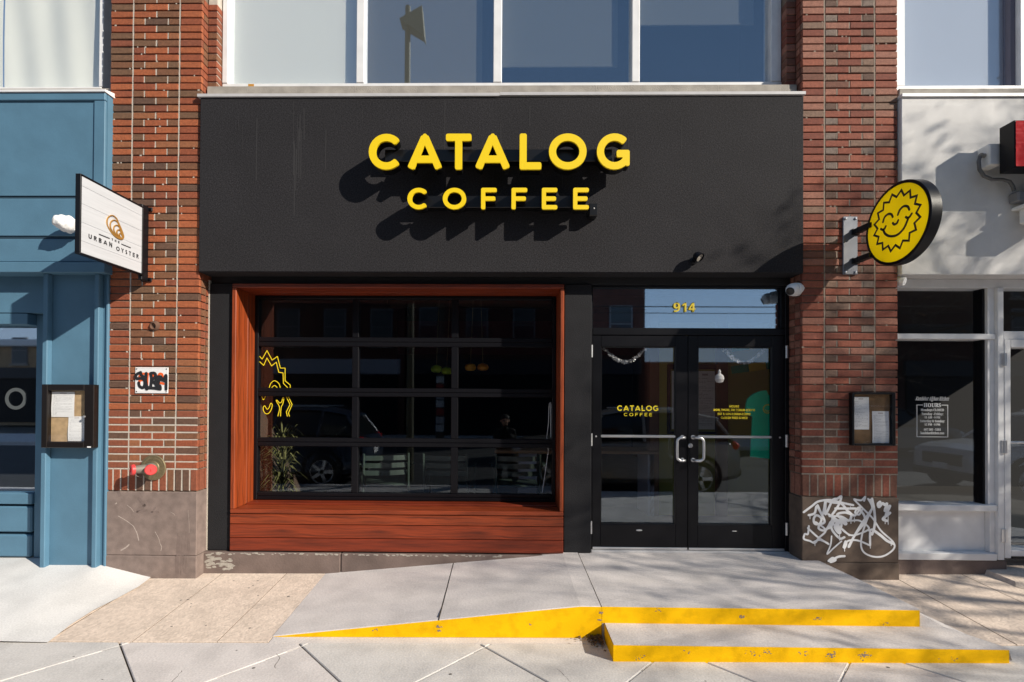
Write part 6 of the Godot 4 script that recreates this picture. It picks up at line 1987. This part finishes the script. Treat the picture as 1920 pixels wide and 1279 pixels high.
# ---------------------------------------------------------------- the person seen in the glass
func person() -> void:
	var t := thing("person", "person in dark jacket and trousers standing in the road looking down at both hands", "person", "", Vector3(0.04, -0.26, 4.78))
	# joints: [a, b, radius a, radius b]; metres above the road, facing the shop (-z)
	var bones := [
		[Vector3(-0.09, 0.82, 0.02), Vector3(-0.10, 0.44, -0.01), 0.088, 0.062], [Vector3(-0.10, 0.44, -0.01), Vector3(-0.11, 0.07, 0.03), 0.060, 0.042],
		[Vector3(0.09, 0.82, 0.02), Vector3(0.11, 0.44, 0.0), 0.088, 0.062], [Vector3(0.11, 0.44, 0.0), Vector3(0.13, 0.07, 0.04), 0.060, 0.042],
		[Vector3(-0.11, 0.045, 0.04), Vector3(-0.125, 0.035, -0.14), 0.045, 0.036], [Vector3(0.13, 0.045, 0.05), Vector3(0.15, 0.035, -0.13), 0.045, 0.036],
		[Vector3(0.0, 0.84, 0.02), Vector3(0.0, 1.06, 0.01), 0.145, 0.135], [Vector3(-0.07, 1.08, 0.0), Vector3(0.07, 1.08, 0.0), 0.135, 0.135], [Vector3(-0.14, 1.21, 0.02), Vector3(0.14, 1.21, 0.02), 0.070, 0.070],
		[Vector3(0.0, 1.2, 0.02), Vector3(0.0, 1.36, -0.01), 0.062, 0.050],
		[Vector3(-0.175, 1.2, 0.02), Vector3(-0.215, 0.95, 0.03), 0.062, 0.050], [Vector3(-0.215, 0.95, 0.03), Vector3(-0.075, 1.02, -0.20), 0.048, 0.034],
		[Vector3(0.175, 1.2, 0.02), Vector3(0.215, 0.95, 0.03), 0.062, 0.050], [Vector3(0.215, 0.95, 0.03), Vector3(0.075, 1.02, -0.20), 0.048, 0.034],
		[Vector3(0, 1.46, 0.005), Vector3(0, 1.41, -0.035), 0.092, 0.068], [Vector3(0, 1.425, -0.095), Vector3(0, 1.405, -0.108), 0.014, 0.016], [Vector3(0, 1.36, -0.04), Vector3(0, 1.37, -0.055), 0.045, 0.03],
		[Vector3(-0.088, 1.43, 0.0), Vector3(-0.092, 1.41, 0.0), 0.02, 0.016], [Vector3(0.088, 1.43, 0.0), Vector3(0.092, 1.41, 0.0), 0.02, 0.016],
	]
	for s in [-1.0, 1.0]:
		bones.append([Vector3(s * 0.075, 1.02, -0.20), Vector3(s * 0.055, 1.04, -0.26), 0.030, 0.026])
		for f in 4: bones.append([Vector3(s * 0.055, 1.065 - f * 0.018, -0.26), Vector3(s * 0.022, 1.075 - f * 0.018, -0.285 + 0.003 * f), 0.010, 0.008])
		bones.append([Vector3(s * 0.06, 1.05, -0.22), Vector3(s * 0.03, 1.085, -0.245), 0.011, 0.009])
	var cell := 0.018
	var lo := Vector3(-0.34, -0.03, -0.36)
	var dims := Vector3i(38, 90, 32)
	var field := PackedFloat32Array()
	field.resize(dims.x * dims.y * dims.z)
	field.fill(1.0)
	for b in bones:
		var r: float = maxf(b[2], b[3]) + 0.06
		var mn: Vector3 = (b[0] as Vector3).min(b[1]) - Vector3.ONE * r
		var mx: Vector3 = (b[0] as Vector3).max(b[1]) + Vector3.ONE * r
		var i0 := Vector3i(((mn - lo) / cell).floor()).clamp(Vector3i.ZERO, dims - Vector3i.ONE)
		var i1 := Vector3i(((mx - lo) / cell).ceil()).clamp(Vector3i.ZERO, dims - Vector3i.ONE)
		var ab: Vector3 = b[1] - b[0]
		var k := 0.028 if b[2] > 0.03 else 0.006
		for z in range(i0.z, i1.z + 1):
			for y in range(i0.y, i1.y + 1):
				for x in range(i0.x, i1.x + 1):
					var p := lo + Vector3(x, y, z) * cell
					var u := clampf((p - b[0]).dot(ab) / ab.length_squared(), 0, 1)
					var d: float = p.distance_to(b[0] + ab * u) - lerpf(b[2], b[3], u)
					var n := x + dims.x * (y + dims.y * z)
					var e := field[n]
					var h := clampf(0.5 + 0.5 * (e - d) / k, 0, 1)
					field[n] = lerpf(e, d, h) - k * h * (1.0 - h)
	# surface nets
	var index := {}
	var pts := PackedVector3Array()
	var at := func(x: int, y: int, z: int) -> float: return field[x + dims.x * (y + dims.y * z)]
	for z in dims.z - 1:
		for y in dims.y - 1:
			for x in dims.x - 1:
				var sum := Vector3.ZERO
				var cnt := 0
				var c := [0.0, 0.0, 0.0, 0.0, 0.0, 0.0, 0.0, 0.0]
				var neg := 0
				for q in 8:
					c[q] = field[x + (q & 1) + dims.x * (y + ((q >> 1) & 1) + dims.y * (z + (q >> 2)))]
					if c[q] < 0: neg += 1
				if neg == 0 or neg == 8: continue
				for q in 8:
					for bit in [1, 2, 4]:
						if q & bit: continue
						var w: int = q | bit
						if (c[q] < 0) == (c[w] < 0): continue
						var f: float = c[q] / (c[q] - c[w])
						sum += Vector3(q & 1, (q >> 1) & 1, q >> 2).lerp(Vector3(w & 1, (w >> 1) & 1, w >> 2), f)
						cnt += 1
				index[Vector3i(x, y, z)] = pts.size()
				pts.push_back(lo + (Vector3(x, y, z) + sum / cnt) * cell)
	var st := SurfaceTool.new()
	st.begin(Mesh.PRIMITIVE_TRIANGLES)
	st.set_smooth_group(0)
	var skin := Color(0.42, 0.24, 0.17)
	for p in pts:
		var c := Color(0.012, 0.012, 0.015)
		if p.y > 1.335 or (p.z < -0.205 and p.y > 0.9): c = skin
		elif p.y < 0.09: c = Color(0.02, 0.018, 0.016)
		elif p.y < 0.83: c = Color(0.016, 0.017, 0.024)
		st.set_color(c)
		st.add_vertex(p)
	for key in index:
		var v: Vector3i = key
		var here: float = at.call(v.x, v.y, v.z)
		for ax in 3:
			var d := Vector3i.ZERO
			d[ax] = 1
			var o := v + d
			if (here < 0) == (at.call(o.x, o.y, o.z) < 0): continue
			var a1 := Vector3i.ZERO
			var a2 := Vector3i.ZERO
			a1[(ax + 1) % 3] = 1
			a2[(ax + 2) % 3] = 1
			var q := [v, v - a1, v - a1 - a2, v - a2]
			if not q.all(func(w): return index.has(w)): continue
			var i := q.map(func(w): return index[w])
			if here < 0: i.reverse()
			for w in [0, 1, 2, 0, 2, 3]: st.add_index(i[w])
	st.generate_normals()
	var m := paint(Color.WHITE, 0.85)
	m.vertex_color_use_as_albedo = true
	put("body", st.commit(), m, t)
	var hair := MB.new()
	hair.ball(Vector3(0, 1.478, 0.022), Vector3(0.100, 0.092, 0.100), 18, 12)
	put("hair", hair, paint(lin(0.02, 0.014, 0.010), 0.7), t)
	var face := MB.new()
	for s in [-1.0, 1.0]: face.ball(Vector3(s * 0.034, 1.44, -0.088), Vector3(0.012, 0.008, 0.008), 10, 6)
	put("eyes", face, M.print_black, t)
	var mouth := MB.new()
	mouth.ball(Vector3(0, 1.375, -0.082), Vector3(0.022, 0.005, 0.008), 10, 6)
	put("mouth", mouth, paint(lin(0.3, 0.09, 0.08), 0.6), t)
	var ph := thing("phone", "dark phone held in both hands of the person in the road", "phone", "", Vector3(0.04, 0.80, 4.495))
	put("case", bx(-0.02, 0.02, -0.065, 0.075, -0.006, 0.004, 0.003), M.black_gloss, ph)
